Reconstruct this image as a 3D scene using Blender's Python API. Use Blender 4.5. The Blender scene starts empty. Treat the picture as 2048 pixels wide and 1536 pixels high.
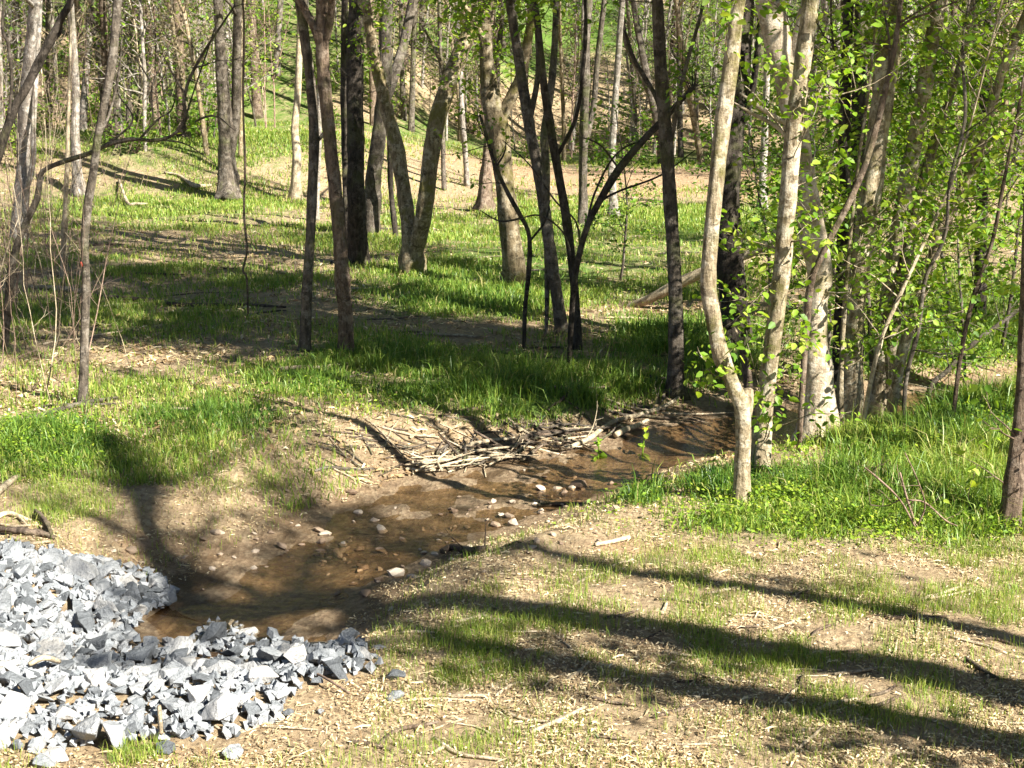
import bpy, math, random
import numpy as np
from mathutils import Vector, Matrix, Quaternion

# ------------------------------------------------------------------ camera, sky, sun, exposure
SC = bpy.context.scene
COL = SC.collection
F, CX, CY = 2800.0, 1024.0, 768.0
H = 3.0
TH = math.radians(12.4)
CT, ST = math.cos(TH), math.sin(TH)
SUN_AZ = math.radians(52.0)          # shadows run this far to the left of straight ahead
SUN_EL = math.radians(39.0)
TO_SUN = np.array([math.sin(SUN_AZ) * math.cos(SUN_EL), -math.cos(SUN_AZ) * math.cos(SUN_EL), math.sin(SUN_EL)])

cd = bpy.data.cameras.new('camera')
cam = bpy.data.objects.new('camera', cd); COL.objects.link(cam)
cam.location = (0, 0, H); cam.rotation_euler = (math.radians(90) - TH, 0, 0)
cd.sensor_width = 36.0; cd.lens = 36.0 * F / 2048.0
cd.clip_start = 0.1; cd.clip_end = 800
SC.camera = cam

world = bpy.data.worlds.new('World'); SC.world = world; world.use_nodes = True
wn = world.node_tree.nodes; wl = world.node_tree.links
bg = wn['Background']
sky = wn.new('ShaderNodeTexSky'); sky.sky_type = 'NISHITA'; sky.sun_disc = False
sky.sun_elevation = SUN_EL; sky.sun_rotation = math.pi - SUN_AZ
sky.air_density = 0.45; sky.dust_density = 0.3; sky.ozone_density = 1.0
wl.new(sky.outputs[0], bg.inputs[0]); bg.inputs[1].default_value = 0.05

sd = bpy.data.lights.new('sun', 'SUN'); sd.energy = 5.0; sd.angle = math.radians(0.55); sd.color = (1.0, 0.955, 0.87)
sun = bpy.data.objects.new('sun', sd); COL.objects.link(sun)
sun.rotation_euler = Vector(-TO_SUN).to_track_quat('-Z', 'Y').to_euler()
sun.location = (12, -10, 25)

SC.view_settings.view_transform = 'Standard'; SC.view_settings.look = 'None'
SC.view_settings.exposure = 1.9; SC.view_settings.gamma = 1.0
SC.view_settings.use_curve_mapping = False
SC.cycles.max_bounces = 8; SC.cycles.transparent_max_bounces = 12
SC.cycles.caustics_reflective = False; SC.cycles.caustics_refractive = False

rng = np.random.default_rng(11)
random.seed(11)

# ------------------------------------------------------------------ numeric helpers
_tab = np.random.default_rng(5).random((256, 256))
def vnoise(x, y, s=1.0, o=0):
    x = np.asarray(x, float) * s + 31.7 * o + 1000; y = np.asarray(y, float) * s + 17.3 * o + 1000
    ix = np.floor(x).astype(int); iy = np.floor(y).astype(int)
    fx = x - ix; fy = y - iy
    fx = fx * fx * (3 - 2 * fx); fy = fy * fy * (3 - 2 * fy)
    a = _tab[ix & 255, iy & 255]; b = _tab[(ix + 1) & 255, iy & 255]
    c = _tab[ix & 255, (iy + 1) & 255]; d = _tab[(ix + 1) & 255, (iy + 1) & 255]
    return (a + (b - a) * fx) * (1 - fy) + (c + (d - c) * fx) * fy
def fbm(x, y, s, o=0, n=3):
    r = 0; a = 1; t = 0
    for k in range(n):
        r = r + a * vnoise(x, y, s * 2 ** k, o + k * 3); t += a; a *= .5
    return r / t
def sstep(a, b, x):
    t = np.clip((np.asarray(x, float) - a) / (b - a), 0, 1); return t * t * (3 - 2 * t)

def pix_ray(px, py):
    u = (px - CX) / F; v = (py - CY) / F
    return np.array([u, CT - v * ST, -ST - v * CT])
def at_z(px, py, z=0.0):
    d = pix_ray(px, py); return np.array([0, 0, H]) + d * ((z - H) / d[2])
def at_y(px, py, Y):
    d = pix_ray(px, py); return np.array([0, 0, H]) + d * (Y / d[1])
def proj0(x, y, z=0.0):
    """where a ground point lies as seen from the photographer's spot, used once to lay out ground cover"""
    y = np.maximum(y, 2.0)
    dep = y * CT + (H - z) * ST; dn = -y * ST + (H - z) * CT
    return CX + F * np.asarray(x) / dep, CY + F * dn / dep

# ------------------------------------------------------------------ terrain shape
WATER = -0.30
FARB = [(2060, 752), (1950, 766), (1700, 803), (1560, 822), (1380, 842), (1200, 888), (1000, 930), (830, 962), (720, 1010), (620, 1075), (480, 1128), (375, 1180), (310, 1235), (255, 1275)]
NEARB = [(2100, 772), (2000, 786), (1760, 838), (1610, 876), (1470, 918), (1310, 945), (1215, 985), (1060, 1040), (930, 1085), (820, 1125), (725, 1180), (700, 1235), (640, 1290), (470, 1310)]
_c = []; _h = []
for a, b in zip(FARB, NEARB):
    A = at_z(a[0], a[1], WATER)[:2]; B = at_z(b[0], b[1], WATER)[:2]
    _c.append((A + B) / 2); _h.append(np.linalg.norm(A - B) / 2 * .96)
CRK = np.array(_c); CHW = np.array(_h)
def creek_edge(x, y):
    """signed distance to the water's edge (negative in the water)"""
    x = np.asarray(x, float); y = np.asarray(y, float)
    best = np.full(x.shape, 1e9)
    for i in range(len(CRK) - 1):
        a, b = CRK[i], CRK[i + 1]; d = b - a; L2 = d @ d
        t = np.clip(((x - a[0]) * d[0] + (y - a[1]) * d[1]) / L2, 0, 1)
        e = np.hypot(x - a[0] - t * d[0], y - a[1] - t * d[1]) - (CHW[i] + (CHW[i + 1] - CHW[i]) * t)
        best = np.minimum(best, e)
    return best + (fbm(x, y, 1.7, 9, 3) - .5) * 0.35
def height(x, y):
    x = np.asarray(x, float); y = np.asarray(y, float)
    z = (fbm(x, y, .25, 1) - .5) * .22 + (fbm(x, y, 1.6, 2) - .5) * .07 + (fbm(x, y, 7.0, 4, 2) - .5) * .022 * sstep(40, 15, y)
    z = z * sstep(3, 8, y)
    z = z + 1.30 * sstep(5.3, 0.6, y)                          # the bank the photographer stands on
    e = creek_edge(x, y)
    wid = .75 + .5 * fbm(x, y, .6, 21, 2)
    k = sstep(0, 1, e / wid)
    out = (WATER + .012) * (1 - k) + z * k
    inn = WATER - (.028 + .09 * sstep(11.6, 13.2, y)) * sstep(0, .6, -e) + (fbm(x, y, 1.5, 7, 4) - .5) * .15 * sstep(0, .25, -e) + (fbm(x, y, 6.0, 6, 3) - .5) * .05
    z = np.where(e > 0, out, inn)
    # green berm with a track along its top on the left, wooded hill behind
    bl = sstep(1.0, -7.0, x - .02 * y)
    z = z + bl * 1.25 * sstep(34.5, 40.5, y + (fbm(x, y, .2, 8) - .5) * 3)
    hill = np.maximum(0, y - (53 - 6 * bl + 3 * (fbm(x, y, .05, 3) - .5)))
    z = z + .265 * hill * sstep(0, 10, hill) + (fbm(x, y, .12, 13) - .5) * 1.1 * sstep(46, 60, y)
    return z
def ground(px, py):
    z = 0.0
    for _ in range(25):
        p = at_z(px, py, z); z = .5 * z + .5 * float(height(p[0], p[1]))
    p = at_z(px, py, z); p[2] = float(height(p[0], p[1])); return p
def blobs(px, py, L):
    r = np.zeros_like(px)
    for (cx, cy, rx, ry, s) in L:
        r = np.maximum(r, s * np.exp(-(((px - cx) / rx) ** 2 + ((py - cy) / ry) ** 2) ** 1.4))
    return r

# ------------------------------------------------------------------ mesh helpers
class MB:
    """collects triangles/quads with a tint per vertex; build() links them as one mesh object"""
    def __init__(s): s.v = []; s.f = []; s.t = []; s.m = []; s.n = 0
    def add(s, V, FA, tint=.5, mi=0):
        V = np.asarray(V, float); s.v.append(V)
        s.t.append(np.broadcast_to(np.asarray(tint, float), (len(V),)))
        for fa in (FA if isinstance(FA, list) else [FA]):
            fa = np.asarray(fa, int) + s.n
            if fa.shape[1] == 4: fa = np.concatenate([fa[:, [0, 1, 2]], fa[:, [0, 2, 3]]])
            s.f.append(fa); s.m.append(np.full(len(fa), mi))
        s.n += len(V)
    def mesh(s, name, mats, smooth=True):
        me = bpy.data.meshes.new(name)
        V = np.concatenate(s.v); T = np.concatenate(s.f); t = np.concatenate(s.t); mi = np.concatenate(s.m)
        me.vertices.add(len(V)); me.vertices.foreach_set('co', V.ravel().astype(np.float32))
        me.loops.add(len(T) * 3); me.loops.foreach_set('vertex_index', T.ravel().astype(np.int32))
        me.polygons.add(len(T)); me.polygons.foreach_set('loop_start', np.arange(0, len(T) * 3, 3, dtype=np.int32))
        me.polygons.foreach_set('loop_total', np.full(len(T), 3, dtype=np.int32))
        for m in mats: me.materials.append(m)
        me.polygons.foreach_set('material_index', mi.astype(np.int32))
        me.polygons.foreach_set('use_smooth', np.full(len(T), smooth))
        a = me.attributes.new('tint', 'FLOAT', 'POINT'); a.data.foreach_set('value', t.astype(np.float32))
        me.update(calc_edges=True)
        return me
def link(name, me, parent=None, loc=None):
    o = bpy.data.objects.new(name, me); COL.objects.link(o)
    if parent is not None: o.parent = parent
    if loc is not None: o.location = loc
    return o
def tag(o, label, cat, group=None, kind=None):
    o['label'] = label; o['category'] = cat
    if group: o['group'] = group
    if kind: o['kind'] = kind
    return o
def thing(name, label, cat, loc, group=None):
    o = bpy.data.objects.new(name, None); COL.objects.link(o); o.location = loc
    o.empty_display_size = .1
    return tag(o, label, cat, group)

def spline(P, n):
    """Catmull-Rom through rows of P"""
    P = np.asarray(P, float)
    Q = np.vstack([2 * P[0] - P[1], P, 2 * P[-1] - P[-2]])
    u = np.linspace(0, len(P) - 1 - 1e-6, n); i = u.astype(int); f = (u - i)[:, None]
    a, b, c, d = Q[i], Q[i + 1], Q[i + 2], Q[i + 3]
    return .5 * ((2 * b) + (-a + c) * f + (2 * a - 5 * b + 4 * c - d) * f ** 2 + (-a + 3 * b - 3 * c + d) * f ** 3)
def tube(mb, P, R, sides=8, rough=0.0, tint=.5, mi=0, flare=0.0):
    P = np.asarray(P, float); R = np.asarray(R, float); n = len(P)
    T = np.gradient(P, axis=0); T /= np.linalg.norm(T, axis=1)[:, None] + 1e-9
    ref = np.array([.9, .1, .43]) if abs(T[0][2]) > .6 else np.array([.1, .2, 1.0])
    U = np.cross(T, ref); U /= np.linalg.norm(U, axis=1)[:, None] + 1e-9
    W = np.cross(T, U)
    ang = np.arange(sides) / sides * 2 * np.pi
    rr = R[:, None] * np.ones(sides)
    if rough > 0:
        nz = rng.normal(0, 1, (n, sides))
        nz = (nz + np.roll(nz, 1, 1) + np.roll(nz, 1, 0) + np.roll(nz, -1, 0)) / 2
        nz2 = rng.normal(0, 1, (1, sides)); rr = rr * (1 + rough * nz + rough * .9 * nz2)
    if flare > 0:
        lob = 1 + .5 * np.sin(ang * 3 + rng.uniform(0, 6)) + .3 * np.sin(ang * 5 + rng.uniform(0, 6))
        dz = np.linalg.norm(P - P[0], axis=1)
        rr = rr * (1 + flare * np.exp(-dz / (3.2 * R[0]))[:, None] * lob)
    V = P[:, None, :] + rr[:, :, None] * (np.cos(ang)[None, :, None] * U[:, None, :] + np.sin(ang)[None, :, None] * W[:, None, :])
    V = V.reshape(-1, 3)
    i = np.arange(n - 1)[:, None] * sides; j = np.arange(sides)[None, :]; j2 = (j + 1) % sides
    q = np.stack([i + j, i + j2, i + sides + j2, i + sides + j], -1).reshape(-1, 4)
    k = np.arange(1, sides - 1)
    c0 = np.stack([np.zeros_like(k), k + 1, k], -1); c1 = np.stack([np.zeros_like(k), k, k + 1], -1) + (n - 1) * sides
    mb.add(V, [q, c0, c1], tint, mi)
def wander(p, d, L, n, up=0.0, amp=.25):
    d = np.asarray(d, float); d = d / np.linalg.norm(d); P = [np.asarray(p, float)]
    for _ in range(n):
        d = d + rng.normal(0, amp, 3) * .5 + np.array([0, 0, up]) / n
        d /= np.linalg.norm(d); P.append(P[-1] + d * L / n)
    return np.array(P)

LEAF6 = np.array([[0, 0, 0], [.30, .28, .05], [.26, .66, .03], [0, 1, -.08], [-.26, .66, .03], [-.30, .28, .05]])
LEAF6F = np.array([[0, 1, 2], [0, 2, 3], [0, 3, 4], [0, 4, 5]])
LEAF4 = np.array([[0, 0, 0], [.30, .5, .07], [0, 1, -.05], [-.30, .5, .07]])
LEAF4F = np.array([[0, 1, 2], [0, 2, 3]])
def leaves(mb, P, size, six=False, mi=0, droop=.5, flat=.6, tmean=.5, tvar=.3):
    n = len(P)
    if n == 0: return
    base, fc = (LEAF6, LEAF6F) if six else (LEAF4, LEAF4F)
    az = rng.uniform(0, 2 * np.pi, n)
    f = np.stack([np.cos(az), np.sin(az), rng.normal(-droop, .45, n)], 1); f /= np.linalg.norm(f, axis=1)[:, None]
    up = np.stack([rng.normal(0, flat, n), rng.normal(0, flat, n), np.ones(n)], 1)
    r = np.cross(f, up); r /= np.linalg.norm(r, axis=1)[:, None] + 1e-9
    u = np.cross(r, f)
    s = size * rng.uniform(.38, 1.3, n)
    V = P[:, None, :] + s[:, None, None] * (base[None, :, 0:1] * r[:, None, :] + base[None, :, 1:2] * f[:, None, :] + base[None, :, 2:3] * u[:, None, :])
    k = len(base)
    FA = (fc[None] + (np.arange(n) * k)[:, None, None]).reshape(-1, 3)
    t = np.clip(rng.normal(tmean, tvar, n), 0, 1)
    mb.add(V.reshape(-1, 3), FA, np.repeat(t, k), mi)
def twigs(mb, path, R, n, L, lo=.3, hi=1.0, up=.25, r0=.012, sub=3, mi=0, amp=.3, sides=4, spread=1.0):
    """side twigs off a path; returns points where leaves can sit"""
    A = []
    m = len(path)
    for _ in range(n):
        t = rng.uniform(lo, hi); i = min(int(t * (m - 1)), m - 2)
        p = path[i] + (path[i + 1] - path[i]) * rng.random()
        ax = path[i + 1] - path[i]; ax = ax / (np.linalg.norm(ax) + 1e-9)
        d = rng.normal(0, 1, 3); d -= ax * (d @ ax); d /= np.linalg.norm(d)
        d = d * spread + ax * rng.uniform(.1, .8) + np.array([0, 0, up])
        l = L * rng.uniform(.45, 1.2); rr = min(r0 * rng.uniform(.6, 1.3), R[i] * .7)
        P = wander(p, d, l, 6, .15, amp); tube(mb, P, np.linspace(rr, rr * .3, 7), sides, 0, .5, mi)
        A.extend(P[3:])
        for _ in range(sub):
            j = rng.integers(2, 6); d2 = (P[j] - P[j - 1]); d2 = d2 / np.linalg.norm(d2) + rng.normal(0, .6, 3)
            Q = wander(P[j], d2, l * rng.uniform(.25, .55), 4, .1, amp)
            tube(mb, Q, np.linspace(rr * .5, rr * .2, 5), 3, 0, .5, mi); A.extend(Q[1:])
    return np.array(A) if A else np.zeros((0, 3))
def jitter_pts(A, n, s):
    if len(A) == 0: return A
    return A[rng.integers(0, len(A), n)] + rng.normal(0, s, (n, 3))

# ------------------------------------------------------------------ materials
def nmat(name):
    m = bpy.data.materials.new(name); m.use_nodes = True
    nt = m.node_tree; return m, nt.nodes, nt.links, nt.nodes['Principled BSDF']
def ramp(N, stops):
    r = N.new('ShaderNodeValToRGB'); e = r.color_ramp.elements
    e[0].position, e[0].color = stops[0][0], (*stops[0][1], 1); e[1].position, e[1].color = stops[-1][0], (*stops[-1][1], 1)
    for p, c in stops[1:-1]: x = e.new(p); x.color = (*c, 1)
    return r
def noise(N, L, vec, scale, detail=5, rough=.6):
    n = N.new('ShaderNodeTexNoise'); n.inputs['Scale'].default_value = scale; n.inputs['Detail'].default_value = detail
    n.inputs['Roughness'].default_value = rough
    if vec is not None: L.new(vec, n.inputs['Vector'])
    return n
def mixc(N, L, fac, a, b, mode='MIX'):
    m = N.new('ShaderNodeMix'); m.data_type = 'RGBA'; m.blend_type = mode
    for s, v in ((m.inputs[0], fac), (m.inputs[6], a), (m.inputs[7], b)):
        if isinstance(v, bpy.types.NodeSocket): L.new(v, s)
        elif isinstance(v, (int, float)): s.default_value = v
        else: s.default_value = (*v, 1)
    return m.outputs[2]
def attr(N, name):
    a = N.new('ShaderNodeAttribute'); a.attribute_name = name; return a.outputs['Fac']
def mathn(N, L, op, a, b=0.0, clamp=False):
    m = N.new('ShaderNodeMath'); m.operation = op; m.use_clamp = clamp
    for s, v in ((m.inputs[0], a), (m.inputs[1], b)):
        if isinstance(v, bpy.types.NodeSocket): L.new(v, s)
        else: s.default_value = v
    return m.outputs[0]
def remap(N, L, v, a, b):
    m = N.new('ShaderNodeMapRange'); m.interpolation_type = 'SMOOTHSTEP'
    m.inputs[1].default_value = a; m.inputs[2].default_value = b; L.new(v, m.inputs[0]); return m.outputs[0]
def bump(N, L, h, strength, dist, prev=None):
    b = N.new('ShaderNodeBump'); b.inputs['Strength'].default_value = strength; b.inputs['Distance'].default_value = dist
    L.new(h, b.inputs['Height'])
    if prev is not None: L.new(prev, b.inputs['Normal'])
    return b.outputs[0]

def bark(name, dark, light, patch, patch_amt=.5, ridge=.6, moss=(.10, .11, .03), moss_amt=.3):
    m, N, L, B = nmat(name)
    tc = N.new('ShaderNodeTexCoord'); mp = N.new('ShaderNodeMapping'); mp.inputs['Scale'].default_value = (1, 1, .22)
    L.new(tc.outputs['Object'], mp.inputs['Vector'])
    n1 = noise(N, L, mp.outputs[0], 26, 7, .7)
    n2 = noise(N, L, tc.outputs['Object'], 7.5, 6, .7)
    n3 = noise(N, L, tc.outputs['Object'], 2.4, 5, .65)
    n4 = noise(N, L, tc.outputs['Object'], 45, 4, .7)
    mk = N.new('ShaderNodeMapping'); mk.inputs['Scale'].default_value = (1, 1, 1.8); L.new(tc.outputs['Object'], mk.inputs['Vector'])
    n5 = noise(N, L, mk.outputs[0], 4.2, 6, .75)
    r1 = ramp(N, [(.36, dark), (.62, light)]); L.new(n1.outputs[0], r1.inputs[0])
    c = mixc(N, L, mathn(N, L, 'MULTIPLY', remap(N, L, n2.outputs[0], .50, .58), patch_amt), r1.outputs[0], patch)
    c = mixc(N, L, mathn(N, L, 'MULTIPLY', remap(N, L, n5.outputs[0], .54, .62), .75), c, tuple(v * .75 for v in dark))
    c = mixc(N, L, mathn(N, L, 'MULTIPLY', remap(N, L, n3.outputs[0], .50, .62), moss_amt), c, moss)
    c = mixc(N, L, .6, c, n4.outputs[0], 'OVERLAY')
    oi = N.new('ShaderNodeObjectInfo')
    hs = N.new('ShaderNodeHueSaturation'); L.new(c, hs.inputs['Color'])
    L.new(mathn(N, L, 'ADD', mathn(N, L, 'MULTIPLY', oi.outputs['Random'], .5), .75), hs.inputs['Value'])
    L.new(hs.outputs[0], B.inputs['Base Color'])
    B.inputs['Roughness'].default_value = .9; B.inputs['Specular IOR Level'].default_value = .2
    nb = bump(N, L, n1.outputs[0], min(1, ridge * 1.3), .035); nb = bump(N, L, n5.outputs[0], .5, .05, nb); nb = bump(N, L, n4.outputs[0], .5, .01, nb)
    L.new(nb, B.inputs['Normal'])
    return m
BARK = {
    'pale': bark('bark_pale', (.075, .055, .03), (.27, .21, .125), (.42, .36, .25), .6, .5, (.13, .115, .03), .85),
    'cream': bark('bark_cream', (.13, .095, .05), (.44, .36, .235), (.58, .51, .375), .75, .6, (.13, .12, .03), .75),
    'syc': bark('bark_sycamore', (.27, .21, .14), (.47, .39, .28), (.54, .48, .37), .7, .3, (.16, .135, .05), .7),
    'grey': bark('bark_grey', (.04, .033, .025), (.145, .118, .088), (.27, .235, .19), .5, .8, (.09, .10, .03), .5),
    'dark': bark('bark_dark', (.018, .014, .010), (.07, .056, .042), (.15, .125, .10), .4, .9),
    'brown': bark('bark_brown', (.055, .036, .024), (.20, .145, .10), (.30, .24, .18), .5, .8, (.09, .09, .03), .4),
    'white': bark('bark_white', (.10, .085, .07), (.32, .275, .225), (.50, .46, .40), .6, .4, (.15, .14, .09), .5),
    'dead': bark('wood_dead', (.25, .19, .12), (.52, .43, .29), (.62, .53, .38), .5, .5, (.2, .15, .09), .3),
    'rot': bark('wood_dark', (.05, .037, .027), (.17, .125, .09), (.27, .21, .155), .4, .7),
    'twig': bark('twig_red', (.11, .07, .05), (.30, .21, .155), (.33, .25, .19), .4, .3, (.2, .17, .1), .1),
}
def foliage(name, stops, trans=.45, rough=.5, spec=.35):
    m, N, L, B = nmat(name)
    r = ramp(N, stops); L.new(attr(N, 'tint'), r.inputs[0])
    L.new(r.outputs[0], B.inputs['Base Color']); B.inputs['Roughness'].default_value = rough
    B.inputs['Specular IOR Level'].default_value = spec
    tr = N.new('ShaderNodeBsdfTranslucent')
    tcol = mixc(N, L, 1.0, r.outputs[0], (1.25, 1.25, .55), 'MULTIPLY'); L.new(tcol, tr.inputs[0])
    mx = N.new('ShaderNodeMixShader'); mx.inputs[0].default_value = trans
    L.new(B.outputs[0], mx.inputs[1]); L.new(tr.outputs[0], mx.inputs[2])
    L.new(mx.outputs[0], N['Material Output'].inputs[0])
    return m
LEAFM = foliage('leaf_spring', [(0, (.045, .11, .012)), (.5, (.14, .28, .025)), (1, (.30, .40, .045))])
LEAFY = foliage('leaf_bright', [(0, (.09, .19, .015)), (.5, (.22, .36, .03)), (1, (.36, .44, .06))])
GRASSM = foliage('grass_blades', [(0, (.04, .11, .016)), (.45, (.155, .26, .036)), (.8, (.30, .36, .06)), (1, (.46, .40, .17))], .35, .45, .4)
COVERM = foliage('cover_leaves', [(0, (.07, .15, .015)), (.5, (.20, .33, .025)), (1, (.36, .43, .045))], .4)
STRAWM = foliage('straw', [(0, (.10, .06, .035)), (.35, (.30, .20, .10)), (.7, (.50, .39, .22)), (1, (.68, .58, .38))], .1, .8, .2)
WHITEM = foliage('blossom_white', [(0, (.75, .78, .74)), (1, (.85, .86, .80))], .3)
YELLM = foliage('petal_yellow', [(0, (.75, .55, .02)), (1, (.85, .65, .04))], .2)

def simple(name, col, rough=.6):
    m, N, L, B = nmat(name); tc = N.new('ShaderNodeTexCoord'); n = noise(N, L, tc.outputs['Object'], 40)
    c = mixc(N, L, .3, col, n.outputs[0], 'OVERLAY'); L.new(c, B.inputs['Base Color']); B.inputs['Roughness'].default_value = rough
    return m
RIBBON = simple('ribbon_red', (.75, .10, .05))

# ground
gm, N, L, B = nmat('woodland_ground')
tc = N.new('ShaderNodeTexCoord'); O = tc.outputs['Object']
mp = N.new('ShaderNodeMapping'); mp.inputs['Scale'].default_value = (1, .55, 1); mp.inputs['Rotation'].default_value = (0, 0, .4); L.new(O, mp.inputs[0])
a1 = noise(N, L, O, 22, 8, .75); a2 = noise(N, L, O, 3.0, 6, .65); a3 = noise(N, L, O, 90, 4, .7); a4 = noise(N, L, mp.outputs[0], 45, 5, .7)
vo = N.new('ShaderNodeTexVoronoi'); vo.inputs['Scale'].default_value = 34; L.new(mp.outputs[0], vo.inputs['Vector'])
lit = ramp(N, [(.28, (.075, .045, .026)), (.43, (.24, .165, .095)), (.56, (.43, .325, .19)), (.72, (.60, .49, .31))]); L.new(a1.outputs[0], lit.inputs[0])
lit2 = mixc(N, L, .45, lit.outputs[0], mixc(N, L, a4.outputs[0], (.14, .09, .055), (.52, .41, .25)))
vr = ramp(N, [(0, (.10, .06, .035)), (.5, (.30, .21, .12)), (1, (.58, .47, .30))]); L.new(vo.outputs['Color'], vr.inputs[0])
lit2 = mixc(N, L, .35, lit2, vr.outputs[0])
clay = ramp(N, [(.3, (.19, .11, .06)), (.5, (.36, .235, .135)), (.72, (.50, .36, .22))]); L.new(a1.outputs[0], clay.inputs[0])
clay2 = mixc(N, L, .3, clay.outputs[0], vr.outputs[0])
grn = ramp(N, [(.3, (.035, .075, .012)), (.55, (.10, .17, .026)), (.75, (.22, .25, .06))]); L.new(a1.outputs[0], grn.inputs[0])
ws = mathn(N, L, 'ADD', mathn(N, L, 'MULTIPLY', attr(N, 'soil'), 1.25), mathn(N, L, 'MULTIPLY', mathn(N, L, 'SUBTRACT', a2.outputs[0], .5), 1.3))
c = mixc(N, L, remap(N, L, ws, .5, .85), lit2, clay2)
wg = mathn(N, L, 'ADD', attr(N, 'green'), mathn(N, L, 'MULTIPLY', mathn(N, L, 'SUBTRACT', a2.outputs[0], .5), 1.4))
c = mixc(N, L, remap(N, L, wg, .25, .85), c, grn.outputs[0])
bed = ramp(N, [(.3, (.07, .048, .030)), (.5, (.19, .133, .082)), (.7, (.36, .275, .18))]); L.new(a1.outputs[0], bed.inputs[0])
bd2 = mixc(N, L, remap(N, L, a2.outputs[0], .46, .62), mixc(N, L, .3, bed.outputs[0], vr.outputs[0]), (.10, .065, .034))
c = mixc(N, L, attr(N, 'wet'), c, bd2)
L.new(c, B.inputs['Base Color'])
rg = N.new('ShaderNodeMapRange'); rg.inputs[3].default_value = .95; rg.inputs[4].default_value = .45; L.new(attr(N, 'wet'), rg.inputs[0]); L.new(rg.outputs[0], B.inputs['Roughness'])
B.inputs['Specular IOR Level'].default_value = .2
nb = bump(N, L, a1.outputs[0], .8, .05); nb = bump(N, L, vo.outputs['Distance'], .5, .02, nb); nb = bump(N, L, a3.outputs[0], .5, .01, nb)
L.new(nb, B.inputs['Normal'])

# water: clear shallow stream, a rippled surface over the stream bed
wm, N, L, B = nmat('stream_water')
tc = N.new('ShaderNodeTexCoord'); mp = N.new('ShaderNodeMapping'); mp.inputs['Scale'].default_value = (1.0, 1.7, 1); mp.inputs['Rotation'].default_value = (0, 0, .5); L.new(tc.outputs['Object'], mp.inputs[0])
w1 = noise(N, L, mp.outputs[0], 7, 4, .6); w2 = noise(N, L, mp.outputs[0], 24, 3, .6)
nb = bump(N, L, w1.outputs[0], .2, .05); nb = bump(N, L, w2.outputs[0], .25, .015, nb)
gl = N.new('ShaderNodeBsdfGlossy'); gl.inputs['Roughness'].default_value = .03; L.new(nb, gl.inputs['Normal'])
tp = N.new('ShaderNodeBsdfTransparent'); tp.inputs[0].default_value = (.78, .70, .58, 1)
ge = N.new('ShaderNodeNewGeometry'); dt = N.new('ShaderNodeVectorMath'); dt.operation = 'DOT_PRODUCT'; L.new(ge.outputs['Incoming'], dt.inputs[0]); L.new(nb, dt.inputs[1])
om = mathn(N, L, 'SUBTRACT', 1.0, mathn(N, L, 'ABSOLUTE', dt.outputs['Value']), True)
sch = mathn(N, L, 'ADD', mathn(N, L, 'MULTIPLY', mathn(N, L, 'POWER', om, 5.0), .98), .02, True)      # water's own reflectance, the same from both sides
mx = N.new('ShaderNodeMixShader'); L.new(sch, mx.inputs[0]); L.new(tp.outputs[0], mx.inputs[1]); L.new(gl.outputs[0], mx.inputs[2])
L.new(mx.outputs[0], N['Material Output'].inputs[0])

# stone
sm, N, L, B = nmat('quarry_stone')
tc = N.new('ShaderNodeTexCoord'); oi = N.new('ShaderNodeObjectInfo')
s1 = noise(N, L, tc.outputs['Object'], 2.2, 6, .65); s2 = noise(N, L, tc.outputs['Object'], 12, 5, .7)
av = N.new('ShaderNodeVectorMath'); av.operation = 'ADD'; L.new(tc.outputs['Object'], av.inputs[0]); L.new(oi.outputs['Random'], av.inputs[1]); L.new(av.outputs[0], s1.inputs['Vector'])
rv = mathn(N, L, 'ADD', mathn(N, L, 'ADD', mathn(N, L, 'MULTIPLY', oi.outputs['Random'], .92), mathn(N, L, 'MULTIPLY', attr(N, 'tint'), .3)), mathn(N, L, 'MULTIPLY', mathn(N, L, 'SUBTRACT', s1.outputs[0], .5), .7))
sr = ramp(N, [(.05, (.10, .108, .115)), (.30, (.20, .214, .225)), (.55, (.31, .32, .325)), (.78, (.43, .425, .41)), (1, (.52, .49, .44))]); L.new(rv, sr.inputs[0])
c = mixc(N, L, .25, sr.outputs[0], s2.outputs[0], 'OVERLAY'); L.new(c, B.inputs['Base Color'])
B.inputs['Roughness'].default_value = .8; B.inputs['Specular IOR Level'].default_value = .3
L.new(bump(N, L, s1.outputs[0], .6, .12, bump(N, L, s2.outputs[0], .5, .04)), B.inputs['Normal'])
sf = sm.copy(); sf.name = 'quarry_chips'
for nd in sf.node_tree.nodes:
    if nd.type == 'OBJECT_INFO':
        for lk in list(nd.outputs['Random'].links):
            if lk.to_node.type == 'MATH': lk.to_node.inputs[0].default_value = .30; sf.node_tree.links.remove(lk)
pm, N, L, B = nmat('river_pebble')
oi = N.new('ShaderNodeObjectInfo'); pr = ramp(N, [(0, (.14, .09, .055)), (.6, (.27, .20, .135)), (1, (.46, .38, .29))]); L.new(oi.outputs['Random'], pr.inputs[0])
tc = N.new('ShaderNodeTexCoord'); s2 = noise(N, L, tc.outputs['Object'], 6, 5)
c = mixc(N, L, .4, pr.outputs[0], s2.outputs[0], 'OVERLAY'); L.new(c, B.inputs['Base Color']); B.inputs['Roughness'].default_value = .7

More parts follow.
